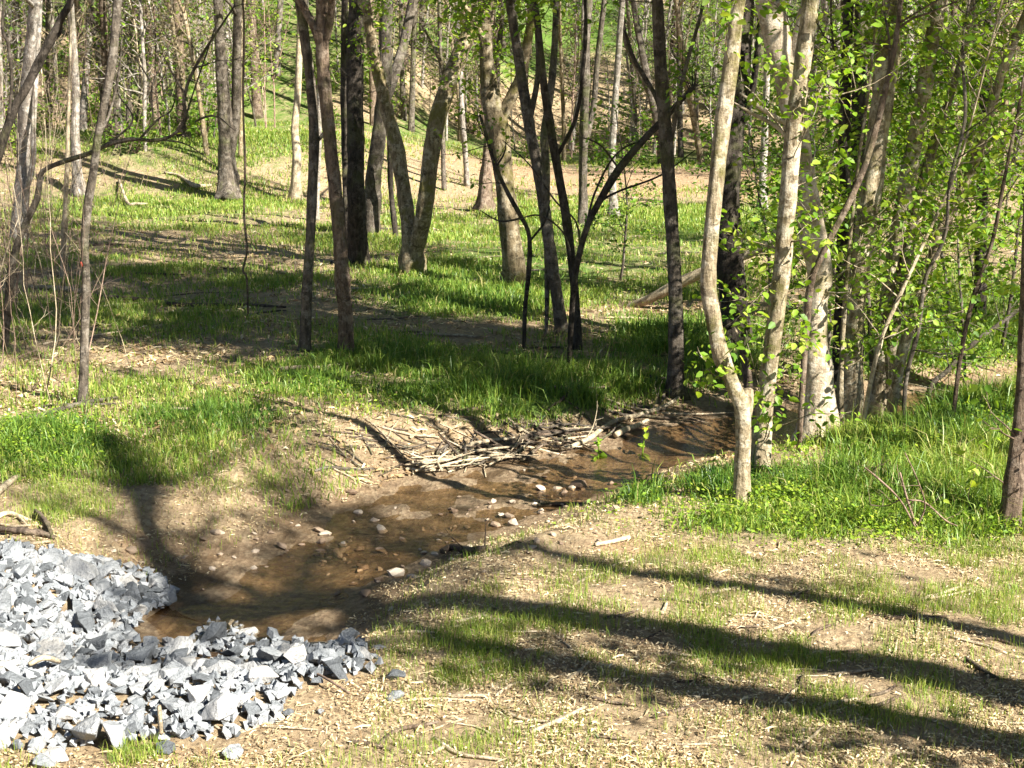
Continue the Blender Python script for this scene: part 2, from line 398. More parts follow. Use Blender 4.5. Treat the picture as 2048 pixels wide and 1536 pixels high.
# ------------------------------------------------------------------ ground layout
LUSH = [(1050, 770, 330, 75, 1), (760, 720, 200, 45, .8), (1400, 660, 190, 90, .85), (620, 760, 150, 45, .75), (450, 850, 220, 42, .6), (80, 900, 150, 55, .9),
        (1680, 1015, 330, 62, 1), (1980, 980, 220, 110, 1), (1960, 700, 200, 120, .9), (1285, 975, 55, 32, 1), (1900, 810, 260, 50, 1), (1850, 880, 260, 60, 1), (2000, 740, 220, 40, 1), (1750, 730, 160, 60, .9), (1480, 960, 130, 40, .8), (930, 590, 240, 60, .6), (1200, 760, 200, 60, .7)]
LAWN = [(1100, 500, 420, 120, .85), (1420, 450, 330, 70, 1), (800, 470, 260, 80, .7), (300, 420, 420, 45, .75), (260, 545, 260, 30, .55), (520, 560, 130, 30, .6), (380, 350, 420, 45, 1.0), (1500, 268, 400, 18, .6),
        (560, 650, 260, 50, .45), (200, 640, 330, 60, .5), (420, 620, 220, 40, .6), (330, 790, 260, 40, .35), (330, 930, 230, 60, .45), (130, 1030, 130, 30, .4), (60, 960, 120, 40, .4), (1850, 600, 260, 120, .6)]
SPROUT = [(1050, 1290, 230, 60, .8), (1500, 1280, 330, 70, .55), (1250, 1180, 300, 60, .4), (1850, 1200, 260, 70, .55), (270, 1512, 65, 20, 1), (930, 1330, 70, 30, 1), (1750, 1400, 260, 60, .35),
          (560, 960, 140, 40, .4), (1500, 1110, 320, 30, .45), (900, 1480, 200, 40, .2), (1950, 1120, 200, 40, .7), (560, 1420, 60, 40, .25), (130, 1015, 90, 40, .9), (60, 1480, 60, 30, .25)]
CLAY = [(420, 1080, 240, 75, .9), (190, 1020, 120, 40, .5), (1080, 345, 260, 34, 1.5), (1300, 345, 260, 45, 1.6), (1480, 370, 120, 30, 1.2), (850, 1180, 160, 60, .5), (1300, 1085, 180, 28, .8), (1100, 650, 350, 14, .55), (1380, 605, 190, 22, .9),
        (1250, 800, 180, 40, .6), (1450, 800, 160, 25, .8), (600, 1450, 260, 60, .35), (400, 262, 330, 5, 1.1), (300, 1520, 200, 40, .5)]
BARE = [(900, 880, 260, 60, .8), (560, 1060, 300, 70, .9), (800, 850, 260, 25, .6), (1130, 345, 330, 32, 1), (1300, 345, 260, 45, 1), (1370, 608, 200, 22, .8), (880, 652, 190, 13, .7), (1200, 830, 120, 40, .5), (250, 690, 180, 16, .3), (400, 262, 330, 5, 1), (1400, 800, 200, 30, .6)]
def masks(x, y):
    px, py = proj0(x, y)
    n = fbm(x, y, .9, 41, 3)
    px = np.where(y > 46, -9e3, px); bare = np.clip(blobs(px, py, BARE) * 1.15, 0, 1)
    e = creek_edge(x, y)
    bank = sstep(.15, .7, e)
    far = sstep(43, 50, y)
    px = np.where(y > 46, -9e3, px)
    lush = blobs(px, py, LUSH) * (1 - .8 * bare) * bank
    lawn = np.maximum(blobs(px, py, LAWN), far * .35 * sstep(.45, .6, fbm(x, y, .15, 51, 2))) * (1 - bare) * bank
    spr = blobs(px, py, SPROUT) * bank
    clay = np.maximum(blobs(px, py, CLAY), sstep(.55, .1, e) * .9)
    lawn = np.maximum(lawn, far * .85 * sstep(.34, .56, fbm(x, y, .15, 51, 2)))
    return px, py, lush, lawn, spr, clay, bare, e, n

ys = np.concatenate([np.linspace(-30, 3.6, 30), 4.0 * 1.0088 ** np.arange(0, 432)])
cols = 340
u = np.linspace(-1, 1, cols)
side = np.concatenate([-(1 + (np.arange(14, 0, -1) / 14) ** 2 * 6), u[1:-1] * 1.0, 1 + (np.arange(1, 15) / 14) ** 2 * 6])
half = .52 * np.maximum(ys, 2.0) + 2.2
X = side[None, :] * half[:, None]; Y = np.repeat(ys[:, None], len(side), 1)
Z = height(X, Y)
px, py, lush, lawn, spr, clay, bare, e, nz = masks(X.ravel(), Y.ravel())
rows, nc = X.shape
idx = np.arange(rows * nc).reshape(rows, nc)
fq = np.stack([idx[:-1, :-1], idx[:-1, 1:], idx[1:, 1:], idx[1:, :-1]], -1).reshape(-1, 4)
mb = MB(); mb.add(np.stack([X.ravel(), Y.ravel(), Z.ravel()], 1), fq)
gme = mb.mesh('ground', [gm])
green = np.clip(.95 * lush + .8 * lawn + .30 * spr + sstep(60, 75, Y.ravel()) * .2, 0, 1)
for nme, val in (('green', green), ('soil', np.clip(clay, 0, 1)), ('wet', np.clip(sstep(.75, -.05, e + (fbm(X.ravel(), Y.ravel(), 2.2, 23, 3) - .5) * .5), 0, 1))):
    a = gme.attributes.new(nme, 'FLOAT', 'POINT'); a.data.foreach_set('value', np.asarray(val, np.float32))
g = link('ground', gme); g['kind'] = 'structure'; g['label'] = 'woodland floor of leaf litter, clay and thin grass'

# water sheet following the channel
mb = MB(); cl = spline(np.column_stack([CRK, CHW]), 90)
T = np.gradient(cl[:, :2], axis=0); T /= np.linalg.norm(T, axis=1)[:, None]; Nn = np.stack([-T[:, 1], T[:, 0]], 1)
VV = []
for k in range(9):
    s = (k / 8 * 2 - 1)
    VV.append(np.column_stack([cl[:, :2] + Nn * (s * (cl[:, 2:3] + .45)), np.full(90, WATER)]))
V = np.stack(VV, 1).reshape(-1, 3); idx = np.arange(90 * 9).reshape(90, 9)
fq = np.stack([idx[:-1, :-1], idx[:-1, 1:], idx[1:, 1:], idx[1:, :-1]], -1).reshape(-1, 4)
q_ = fq[200]; 
if np.cross(V[q_[1]] - V[q_[0]], V[q_[2]] - V[q_[0]])[2] < 0: fq = fq[:, ::-1]
mb.add(V, fq); wme = mb.mesh('water', [wm]); w = link('water', wme); w['kind'] = 'structure'; w['label'] = 'shallow clear creek over brown sand'

# ------------------------------------------------------------------ traced trees
def local(V, loc): return V - np.asarray(loc)[None]
def trace(path, Y, bend=.012, seed=None):
    """turn a traced outline (px, py, width px) at distance Y into a bent line with radii"""
    ph = rng.uniform(0, 6.28, 2); P = []; R = []
    for k, (a, b, wd) in enumerate(path):
        yy = Y * (1 + bend * math.sin(ph[0] + b * .006) * min(1, k * .5))
        p = at_y(a, b, yy); P.append(p); R.append(wd / 2 / F * np.linalg.norm(p - np.array([0, 0, H])))
    return np.array(P), np.array(R)
def extend(P, R, top, lean=.35, amp=.12):
    """carry a stem on above the frame up to height top"""
    d = P[-1] - P[-2]; d /= np.linalg.norm(d)
    n = max(3, int((top - P[-1][2]) / .8)); Q = [P[-1]]; st = (top - P[-1][2]) / n
    for _ in range(n):
        d = d * .85 + np.array([0, 0, .22]) + rng.normal(0, amp, 3) * .6; d /= np.linalg.norm(d)
        Q.append(Q[-1] + d * st / max(.5, d[2]))
    Q = np.array(Q[1:]); r = np.linspace(R[-1], R[-1] * .22, n + 1)[1:]
    return np.vstack([P, Q]), np.concatenate([R, r])

def tree(label, base_path, bark_key, forks=(), top=11.0, limbs=6, leafn=500, lsize=.068, leafm=None, low=None, group=None, name='tree', cat='tree',
         Y=None, flare=.35, twn=22, six=True, bend=.012, clip_top=False, spread=1.0, single=0):
    b = base_path[0]
    g0 = ground(b[0], b[1])
    if Y is None: Y = g0[1]
    loc = np.array([g0[0], g0[1], g0[2]])
    t = thing(name, label, cat, loc, group)
    B = BARK[bark_key]
    P, R = trace(base_path, Y, bend)
    P[0] = [P[0][0], P[0][1], g0[2] - .06] if abs(P[0][2] - g0[2]) < 1.5 else P[0]
    n0 = len(P)
    if not clip_top: P, R = extend(P, R, top)
    nn = max(24, int(np.linalg.norm(np.diff(P, axis=0), axis=1).sum() / .13)); nn = min(nn, 130)
    C = spline(np.column_stack([P, R]), nn); PP, RR = C[:, :3], np.maximum(C[:, 3], .004)
    for q in range(rng.integers(2, 6)):       # knots and swellings
        zc = rng.integers(3, nn - 3); RR = RR * (1 + rng.uniform(.08, .2) * np.exp(-((np.arange(nn) - zc) / 1.3) ** 2))
    mbt = MB(); tube(mbt, local(PP, loc), RR, 16, .05, .5, 0, flare)
    tr = link('trunk', mbt.mesh('trunk', [B]), t)
    anchors = []
    mbc = MB()
    stems = [(PP, RR)]
    for fk in forks:
        up = fk[-1] == 'up'
        pts = [q for q in fk if q != 'up']
        P2, R2 = trace(pts, Y, bend)
        # start inside the stem it grows from
        allp = np.vstack([s[0] for s in stems]); i = np.argmin(np.linalg.norm((allp - P2[0])[:, [0, 2]], axis=1))
        P2[:, 1] += (allp[i][1] - P2[0][1]) * np.linspace(1, .2, len(P2)); P2[0] = allp[i]
        if up: P2, R2 = extend(P2, R2, top * rng.uniform(.8, 1.0))
        else: R2[-1] = max(.003, R2[-1] * .6)
        C2 = spline(np.column_stack([P2, R2]), min(80, max(14, len(P2) * 7)))
        m2 = MB(); tube(m2, local(C2[:, :3], loc), np.maximum(C2[:, 3], .003), 10 if R2[0] > .03 else 6, .03)
        link('limb', m2.mesh('limb', [B]), t)
        stems.append((C2[:, :3], np.maximum(C2[:, 3], .003)))
    # high limbs with twigs
    if not clip_top:
        for s_i, (SP, SR) in enumerate(stems[:4]):
            if SP[-1][2] < 4.5: continue
            zs = SP[:, 2]; i0 = int(np.argmax(zs > min(3.6 if leafn > 2500 else 4.2, .5 * top)))
            for q in range(limbs if s_i == 0 else max(2, limbs // 2)):
                i = rng.integers(i0, len(SP) - 2); az = rng.uniform(0, 6.28)
                d = np.array([math.cos(az), math.sin(az), rng.uniform(.2, .9)])
                LP = wander(SP[i], d, rng.uniform(1.3, 3.0) * spread, 8, .3, .25); rl = SR[i] * .45
                tube(mbc, local(LP, loc), np.linspace(rl, rl * .25, 9), 6, .03, .5, 0)
                A = twigs(mbc, local(LP, loc), np.linspace(rl, rl * .25, 9), twn // 4, .8, .3, 1, r0=.008, sub=2)
                anchors.append(A)
            A = twigs(mbc, local(SP[i0:], loc), SR[i0:], twn // 2, 1.1, 0, 1, r0=.012, sub=3); anchors.append(A)
    nl = leafn
    if anchors:
        A = np.vstack(anchors); hi_ = A[A[:, 2] + loc[2] > 3 + .075 * Y + .4]
        leaves(mbc, jitter_pts(A, nl, .08), lsize * 1.15, False, 1)
        if len(hi_): leaves(mbc, jitter_pts(hi_, int(nl * 1.2), .22), lsize * 1.8, False, 1)
    lowA = []
    if low:   # low twigs with leaves within sight: (n twigs, length, n leaves, lo, hi)
        for (nt, ll, nlv, lo, hi, si) in low:
            SP, SR = stems[si]
            iv = max(8, int(np.argmax(SP[:, 2] > 3.1 + .055 * Y)) or len(SP)); SV = SP[:min(len(SP), int(iv * 1.25))]; A = twigs(mbc, local(SV, loc), SR, int(nt * 1.4), ll * 1.25, min(.92, lo * 1.55), min(1, hi * 1.6), up=.1, r0=.006, sub=2)
            lowA.append(A); leaves(mbc, jitter_pts(A, int(nlv * LOWK), .07), lsize, six, 1, .5, .6, .5, .34)
    if mbc.n:
        cr = link('crown', mbc.mesh('crown', [B, leafm or (LEAFY if low else LEAFM)]), t)
        if single and len(lowA):
            A = np.vstack(lowA)
            for p in jitter_pts(A, single, .03):
                o = link('leaf', ONE_LEAF[rng.integers(len(ONE_LEAF))], cr, p); s_ = lsize * rng.uniform(.8, 1.35); o.scale = (s_, s_, s_)
                o.rotation_euler = (rng.normal(-.3, .5), rng.normal(0, .5), rng.uniform(0, 6.28))
    return t, stems, loc

LOWK = 3.8
ONE_LEAF = []
for k in range(5):
    m_ = MB(); m_.add(LEAF6, LEAF6F, .25 + .17 * k); ONE_LEAF.append(m_.mesh('leaf', [LEAFY]))
# --- right-hand group by the creek
t1 = tree('pale leaning young trunk with a sawn-off stub, nearest the clear bank grass', [(1483, 1006, 33), (1484, 940, 31), (1486, 870, 30), (1483, 815, 32), (1466, 770, 30), (1442, 710, 28), (1424, 630, 30), (1416, 560, 31), (1424, 450, 30), (1436, 330, 30), (1450, 210, 31), (1466, 90, 28), (1482, -20, 26)], 'cream',
     forks=[[(1488, 850, 26), (1493, 810, 25), (1494, 782, 24), (1494, 776, 22)]], top=10, limbs=5, leafn=260, flare=.25, low=[(3, .25, 26, .14, .2, 0), (6, .5, 70, .45, .6, 0)], bend=.006)
t2 = tree('pale mossy trunk rising straight just behind the stubbed leaning one', [(1520, 942, 38), (1526, 860, 35), (1538, 740, 33), (1554, 620, 34), (1568, 500, 34), (1578, 380, 33), (1590, 250, 32), (1606, 120, 33), (1622, -20, 30)], 'cream', top=11, limbs=6, leafn=1500,
     low=[(10, .55, 110, .03, .25, 0), (12, .6, 190, .25, .6, 0)], bend=.006, flare=.3, single=90)
t3 = tree('thickest smooth pale sycamore trunk with leaf shadows, standing at the water edge', [(1633, 888, 64), (1637, 840, 56), (1638, 770, 50), (1632, 690, 44), (1632, 610, 44), (1640, 550, 48), (1628, 480, 52), (1614, 400, 46), (1602, 310, 44), (1584, 200, 46), (1562, 110, 52), (1540, 10, 50), (1532, -20, 46)], 'syc', top=13, limbs=15, leafn=5200,
     forks=[[(1570, 150, 28), (1600, 60, 24), (1612, 10, 22), 'up'], [(1590, 245, 12), (1560, 240, 10), (1520, 215, 9), (1480, 185, 6)], [(1600, 330, 10), (1560, 260, 9), (1500, 225, 7), (1468, 205, 5)]],
     low=[(10, .7, 170, .15, .5, 0)], bend=.005, flare=.5)
t6 = tree('pale trunk right of the sycamore, leaning right with lit bark patches', [(1702, 862, 44), (1702, 760, 40), (1706, 660, 38), (1716, 560, 38), (1730, 460, 38), (1746, 350, 38), (1760, 240, 40), (1772, 130, 40), (1786, 0, 36), (1790, -20, 34)], 'cream', top=12, limbs=15, leafn=5200,
     low=[(12, .7, 200, .1, .5, 0)], bend=.006)
t7 = tree('pale trunk with dark knots leaning right, fourth from the stubbed one', [(1752, 848, 34), (1758, 760, 30), (1770, 650, 30), (1784, 540, 31), (1802, 430, 31), (1824, 310, 30), (1846, 190, 30), (1866, 70, 29), (1884, -20, 26)], 'cream', top=12, limbs=9, leafn=2600,
     low=[(22, .8, 330, .05, .55, 0)], bend=.006, single=80)
t7b = tree('slimmer stem sprouting beside the knotted leaning trunk', [(1766, 846, 24), (1776, 740, 22), (1794, 620, 22), (1812, 520, 22), (1828, 440, 20), (1850, 350, 18), (1880, 250, 15), (1920, 130, 13), (1950, -20, 11)], 'cream', top=9, limbs=4, leafn=1000,
     low=[(10, .7, 160, .1, .6, 0)], bend=.006)
t8 = tree('leafiest leaning stem of the clump, bent far over to the right', [(1776, 850, 20), (1790, 780, 20), (1806, 700, 20), (1830, 620, 21), (1856, 545, 24), (1884, 460, 20), (1920, 390, 18), (1958, 300, 17), (1990, 190, 17), (2020, 100, 15), (2062, 0, 13)], 'cream', top=9, limbs=5, leafn=700, leafm=LEAFY,
     low=[(34, .75, 560, .03, .45, 0), (22, .9, 400, .25, .6, 0)], bend=.006, single=240)
t9 = tree('thin bare brown pole leaning across the pale sycamore', [(1606, 700, 11), (1617, 600, 12), (1645, 508, 12), (1690, 420, 12), (1722, 350, 12), (1748, 270, 12), (1770, 180, 11), (1790, 90, 9), (1800, 10, 8)], 'brown', top=6, limbs=1, leafn=30, Y=11.0, flare=0, cat='sapling', name='leaning_sapling')
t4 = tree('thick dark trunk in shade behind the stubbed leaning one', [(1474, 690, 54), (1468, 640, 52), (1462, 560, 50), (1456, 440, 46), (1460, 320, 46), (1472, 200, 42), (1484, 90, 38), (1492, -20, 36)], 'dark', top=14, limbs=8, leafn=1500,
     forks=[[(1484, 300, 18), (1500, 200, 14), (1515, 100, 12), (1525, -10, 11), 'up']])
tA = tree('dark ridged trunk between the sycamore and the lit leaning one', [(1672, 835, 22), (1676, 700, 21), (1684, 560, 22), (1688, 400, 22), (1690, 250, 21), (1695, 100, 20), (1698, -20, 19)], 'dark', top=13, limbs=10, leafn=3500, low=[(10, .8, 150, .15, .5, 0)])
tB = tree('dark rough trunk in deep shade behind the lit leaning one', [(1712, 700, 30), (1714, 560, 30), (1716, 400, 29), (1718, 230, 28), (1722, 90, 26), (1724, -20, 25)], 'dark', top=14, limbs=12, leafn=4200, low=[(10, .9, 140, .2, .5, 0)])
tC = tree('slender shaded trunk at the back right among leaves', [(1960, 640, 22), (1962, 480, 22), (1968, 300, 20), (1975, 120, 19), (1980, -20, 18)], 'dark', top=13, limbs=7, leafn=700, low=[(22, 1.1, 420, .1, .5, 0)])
tD = tree('brown trunk cut by the picture edge beside tall grass', [(2018, 1060, 37), (2026, 980, 34), (2036, 890, 30), (2046, 780, 27), (2052, 640, 24), (2056, 480, 22), (2062, 300, 20), (2066, 100, 18), (2070, -20, 17)], 'brown', top=10, limbs=4, leafn=40, low=[(6, .6, 20, .05, .2, 0), (8, .7, 40, .3, .6, 0)])
tE = tree('white-barked trunk glimpsed between the leaning pair', [(1818, 430, 20), (1822, 300, 20), (1822, 180, 19), (1818, 60, 18), (1816, -20, 17)], 'white', top=14, limbs=6, leafn=300)
for nm_, pth, bk_ in [('thin crossing stem leaning left in front of the lit leaning trunk', [(1768, 846, 9), (1745, 740, 9), (1738, 620, 8), (1725, 500, 8), (1700, 380, 7), (1688, 260, 6), (1670, 130, 5), (1662, -10, 4)], 'grey'),
                      ('thin pale stem rising between sycamore and lit leaning trunk', [(1684, 870, 10), (1682, 780, 10), (1684, 700, 9), (1690, 600, 8), (1700, 480, 7), (1716, 330, 6), (1740, 160, 5), (1755, -10, 4)], 'cream'),
                      ('thin dead stem slanting right across the knotted trunk', [(1722, 868, 8), (1738, 780, 8), (1762, 680, 7), (1800, 590, 7), (1850, 480, 6), (1905, 360, 5), (1940, 250, 4)], 'dead'),
                      ('wavy thin stem at the right side of the clump', [(1808, 856, 9), (1812, 760, 8), (1836, 660, 8), (1850, 560, 7), (1890, 470, 7), (1900, 360, 6), (1930, 240, 6), (1925, 100, 5), (1940, -10, 4)], 'grey'),
                      ('thin brown stem arching right beyond the leafiest one', [(1905, 840, 9), (1920, 720, 8), (1945, 600, 8), (1985, 480, 7), (2010, 350, 6), (2040, 200, 5), (2060, 60, 4)], 'brown')]:
    tree(nm_, pth, bk_, top=6, limbs=2, leafn=120, flare=.1, cat='sapling', name='thin_stem', low=[(14, .6, 120, .1, .62, 0)], bend=.01)
# --- centre
c1 = tree('dark straight trunk with flared foot on the undercut bank', [(1354, 790, 34), (1352, 740, 28), (1352, 640, 29), (1347, 520, 28), (1340, 400, 27), (1332, 280, 26), (1322, 150, 24), (1314, 0, 22), (1313, -20, 22)], 'grey', top=12, limbs=6, leafn=330, flare=.6, low=[(8, .6, 60, .3, .6, 0)],
     forks=[[(1336, 330, 8), (1352, 250, 8), (1370, 150, 8), (1400, 40, 7), (1410, -20, 6), 'up'], [(1338, 300, 9), (1316, 200, 9), (1270, 120, 9), (1250, 60, 8)]])
c2 = tree('slim ridged double-stemmed trunk leaning left above the shaded grass', [(1124, 668, 27), (1116, 610, 24), (1104, 530, 24), (1092, 440, 24), (1078, 350, 23), (1062, 270, 22), (1050, 200, 22), (1036, 110, 20), (1022, 20, 18), (1016, -20, 17)], 'grey', top=11, limbs=6, leafn=420, lsize=.085, low=[(22, .9, 360, .4, .62, 0)],
     forks=[[(1092, 430, 18), (1092, 340, 17), (1088, 270, 16), (1100, 190, 15), (1108, 110, 14), (1112, 0, 12), 'up'], [(1060, 250, 13), (1076, 150, 11), (1074, 60, 10), (1066, -10, 9), 'up'], [(1092, 440, 12), (1094, 560, 11), (1092, 680, 11)]])
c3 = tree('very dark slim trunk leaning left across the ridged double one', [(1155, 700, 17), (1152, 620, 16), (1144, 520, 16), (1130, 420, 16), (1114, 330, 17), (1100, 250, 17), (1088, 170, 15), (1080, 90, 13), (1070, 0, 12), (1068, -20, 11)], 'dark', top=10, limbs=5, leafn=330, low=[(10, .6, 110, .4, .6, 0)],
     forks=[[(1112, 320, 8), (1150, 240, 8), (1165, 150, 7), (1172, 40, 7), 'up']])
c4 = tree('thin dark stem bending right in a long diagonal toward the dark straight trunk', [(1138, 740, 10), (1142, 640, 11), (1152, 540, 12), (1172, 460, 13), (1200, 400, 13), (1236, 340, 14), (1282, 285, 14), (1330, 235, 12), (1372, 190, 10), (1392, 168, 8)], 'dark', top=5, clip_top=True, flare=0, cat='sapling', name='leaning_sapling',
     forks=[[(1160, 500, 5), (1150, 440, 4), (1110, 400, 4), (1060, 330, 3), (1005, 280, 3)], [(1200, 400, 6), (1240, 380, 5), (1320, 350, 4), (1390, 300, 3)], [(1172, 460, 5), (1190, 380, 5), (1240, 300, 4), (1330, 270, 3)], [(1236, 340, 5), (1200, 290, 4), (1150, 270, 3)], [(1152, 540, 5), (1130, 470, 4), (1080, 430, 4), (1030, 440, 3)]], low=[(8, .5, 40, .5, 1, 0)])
c5 = tree('thick mottled trunk forking at head height in the sunny clearing', [(1032, 572, 42), (1028, 520, 38), (1018, 440, 36), (1010, 370, 36), (1004, 310, 40), (996, 260, 46), (986, 215, 40), (976, 150, 30), (972, 80, 26), (968, 0, 22), (967, -20, 21)], 'pale', top=13, limbs=8, leafn=700, flare=.35, lsize=.085, low=[(30, 1.0, 460, .32, .6, 0)],
     forks=[[(1000, 250, 26), (1025, 190, 24), (1042, 150, 22), (1056, 80, 18), (1068, 0, 15), (1070, -20, 14), 'up'], [(972, 90, 12), (945, 40, 11), (915, -15, 10), 'up']])
c6 = tree('small dark crooked sapling in the centre of the shaded grass', [(1048, 700, 8), (1050, 620, 8), (1058, 540, 9), (1058, 470, 8), (1040, 430, 8), (1015, 385, 8), (990, 330, 7), (975, 280, 6), (960, 230, 5)], 'dark', clip_top=True, flare=0, cat='sapling', name='crooked_sapling',
     forks=[[(1058, 480, 5), (1090, 440, 4), (1100, 400, 3)], [(1040, 430, 5), (1000, 440, 4), (960, 420, 3)], [(990, 330, 4), (1010, 300, 3), (1012, 250, 2)]], low=[(8, .5, 24, .3, 1, 0)])
c7 = tree('pale far trunk with spreading foot behind the mottled forking one', [(968, 424, 30), (970, 400, 22), (972, 350, 20), (976, 300, 18), (978, 200, 16), (980, 60, 14), (982, -20, 13)], 'brown', top=12, limbs=6, leafn=250, flare=.8)
# --- centre-left
d1 = tree('V-forked trunk with mossy bark at the edge of the clearing', [(824, 546, 46), (824, 505, 36), (816, 440, 30), (806, 370, 28), (792, 290, 27), (772, 210, 25), (752, 130, 23), (738, 50, 20), (728, -20, 18)], 'pale', top=12, limbs=7, leafn=500, flare=.3, low=[(14, .8, 170, .35, .6, 0)],
     forks=[[(828, 520, 36), (840, 470, 34), (852, 400, 34), (860, 330, 34), (872, 250, 34), (892, 180, 33), (918, 110, 32), (940, 60, 30), (948, 0, 26), (950, -20, 25), 'up'], [(895, 170, 9), (880, 120, 8), (850, 60, 7)]])
d2 = tree('brown trunk with ridged bark and a high fork, nearest on the centre lawn', [(692, 712, 28), (692, 640, 26), (686, 560, 26), (680, 480, 26), (672, 390, 25), (663, 300, 24), (654, 220, 24), (648, 150, 24), (645, 95, 24)], 'brown', top=11, limbs=5, leafn=330, flare=.3, low=[(8, .7, 90, .5, .75, 0)],
     forks=[[(646, 110, 18), (628, 60, 17), (606, 15, 15), (590, -20, 14), 'up'], [(648, 110, 16), (656, 50, 16), (662, 0, 15), (664, -20, 14), 'up']])
d3 = tree('grey slender trunk standing just left of the brown ridged one', [(608, 702, 23), (612, 620, 21), (618, 520, 20), (624, 400, 19), (628, 280, 19), (622, 180, 19), (612, 90, 19), (600, 10, 18), (596, -20, 18)], 'grey', top=12, limbs=6, leafn=380, flare=.3, low=[(6, .7, 70, .4, .7, 0)],
     forks=[[(628, 290, 8), (650, 250, 7), (640, 150, 6), (652, 60, 5)]])
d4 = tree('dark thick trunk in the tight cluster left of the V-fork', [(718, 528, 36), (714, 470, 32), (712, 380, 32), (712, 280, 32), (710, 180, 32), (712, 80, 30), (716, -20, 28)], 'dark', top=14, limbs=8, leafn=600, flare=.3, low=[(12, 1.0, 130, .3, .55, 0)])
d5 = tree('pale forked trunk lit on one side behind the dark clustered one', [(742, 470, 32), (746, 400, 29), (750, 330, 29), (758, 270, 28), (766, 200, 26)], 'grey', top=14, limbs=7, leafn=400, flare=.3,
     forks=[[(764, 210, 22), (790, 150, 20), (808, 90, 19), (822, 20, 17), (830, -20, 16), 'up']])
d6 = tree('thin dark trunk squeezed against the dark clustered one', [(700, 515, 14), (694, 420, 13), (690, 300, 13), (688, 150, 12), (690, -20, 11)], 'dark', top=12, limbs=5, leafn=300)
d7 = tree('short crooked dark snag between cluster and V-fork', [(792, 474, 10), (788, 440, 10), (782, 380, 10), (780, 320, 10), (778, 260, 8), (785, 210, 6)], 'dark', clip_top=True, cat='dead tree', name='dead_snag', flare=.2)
d8 = tree('slim white trunk standing behind the grey slender one', [(632, 440, 12), (634, 380, 11), (638, 280, 10), (640, 150, 9), (642, -20, 8)], 'white', top=12, limbs=5, leafn=200)
# --- left
e1 = tree('grey slender trunk with white lower bark and a red ribbon, alone by the thicket', [(165, 806, 18), (168, 740, 18), (170, 650, 17), (172, 560, 16), (170, 480, 16), (176, 410, 17), (186, 350, 16), (195, 280, 15), (206, 220, 15), (218, 160, 15), (228, 90, 16), (236, 0, 16), (238, -20, 15)], 'grey', top=9, limbs=4, leafn=160, flare=.2,
     forks=[[(197, 270, 6), (222, 230, 5), (240, 150, 4), (246, 60, 3)]])
e2 = tree('dark stem leaning right across the thicket at the far left', [(8, 700, 13), (16, 620, 13), (26, 520, 13), (50, 450, 12), (74, 400, 12), (80, 360, 10), (88, 340, 10), (130, 322, 9), (180, 306, 9), (214, 290, 9), (262, 278, 7), (310, 281, 6), (350, 268, 7), (371, 235, 8), (368, 205, 7), (378, 160, 6), (410, 100, 5), (440, 55, 4), (470, 10, 3)], 'grey', clip_top=True, flare=0, name='leaning_sapling', cat='sapling',
     forks=[[(371, 230, 4), (385, 180, 3), (420, 80, 3), (440, 20, 2)], [(262, 278, 5), (310, 240, 4), (340, 220, 3), (352, 180, 2)], [(368, 195, 5), (345, 150, 4), (325, 110, 3)], [(350, 268, 4), (420, 232, 4), (470, 262, 2)], [(310, 281, 4), (370, 290, 3), (430, 330, 2)], [(300, 250, 4), (298, 180, 4), (320, 130, 3)], [(298, 170, 3), (275, 130, 3), (262, 110, 2)], [(214, 290, 4), (260, 240, 4), (230, 180, 3), (240, 110, 2)]], low=[(10, .5, 10, .4, 1, 0)])
e3 = tree('dark stem slanting up from the left edge toward the top', [(-40, 420, 16), (-10, 330, 16), (10, 270, 16), (30, 215, 16), (56, 170, 16), (80, 120, 15), (104, 75, 14), (124, 35, 13), (148, -20, 12)], 'dark', top=8, limbs=3, leafn=80, Y=13.0, flare=0,
     forks=[[(96, 95, 6), (120, 60, 4), (110, 10, 4)], [(10, 260, 7), (28, 170, 6), (20, 90, 6), (8, 60, 6), (10, -20, 5)]])
e4 = tree('pale thick double trunk at the far left behind the thicket', [(36, 480, 30), (42, 400, 24), (46, 320, 22), (50, 220, 22), (58, 120, 20), (70, 0, 18), (72, -20, 17)], 'white', top=14, limbs=6, leafn=200,
     forks=[[(54, 420, 12), (62, 330, 11), (64, 250, 10), (74, 100, 9), (80, -20, 8), 'up']])
e5 = tree('pale trunk with dark foot left of the leaning grey slender one', [(158, 392, 22), (154, 340, 17), (150, 270, 16), (152, 180, 14), (146, 80, 13), (140, -20, 12)], 'white', top=13, limbs=6, leafn=260, flare=.5)
e6 = tree('thin straight tan pole standing in thin grass on the left', [(125, 555, 11), (127, 500, 10), (130, 430, 9), (134, 340, 8), (136, 250, 7), (140, 120, 5), (142, 0, 4)], 'dead', clip_top=True, cat='sapling', name='bare_sapling', flare=.1)
e7 = tree('thin leafless hanging vine stem above the left lawn', [(496, 640, 3), (494, 560, 4), (486, 540, 4), (494, 500, 4), (488, 430, 4), (490, 330, 4), (486, 200, 4), (488, 60, 4), (484, -20, 4)], 'brown', clip_top=True, cat='vine', name='hanging_vine', flare=0)
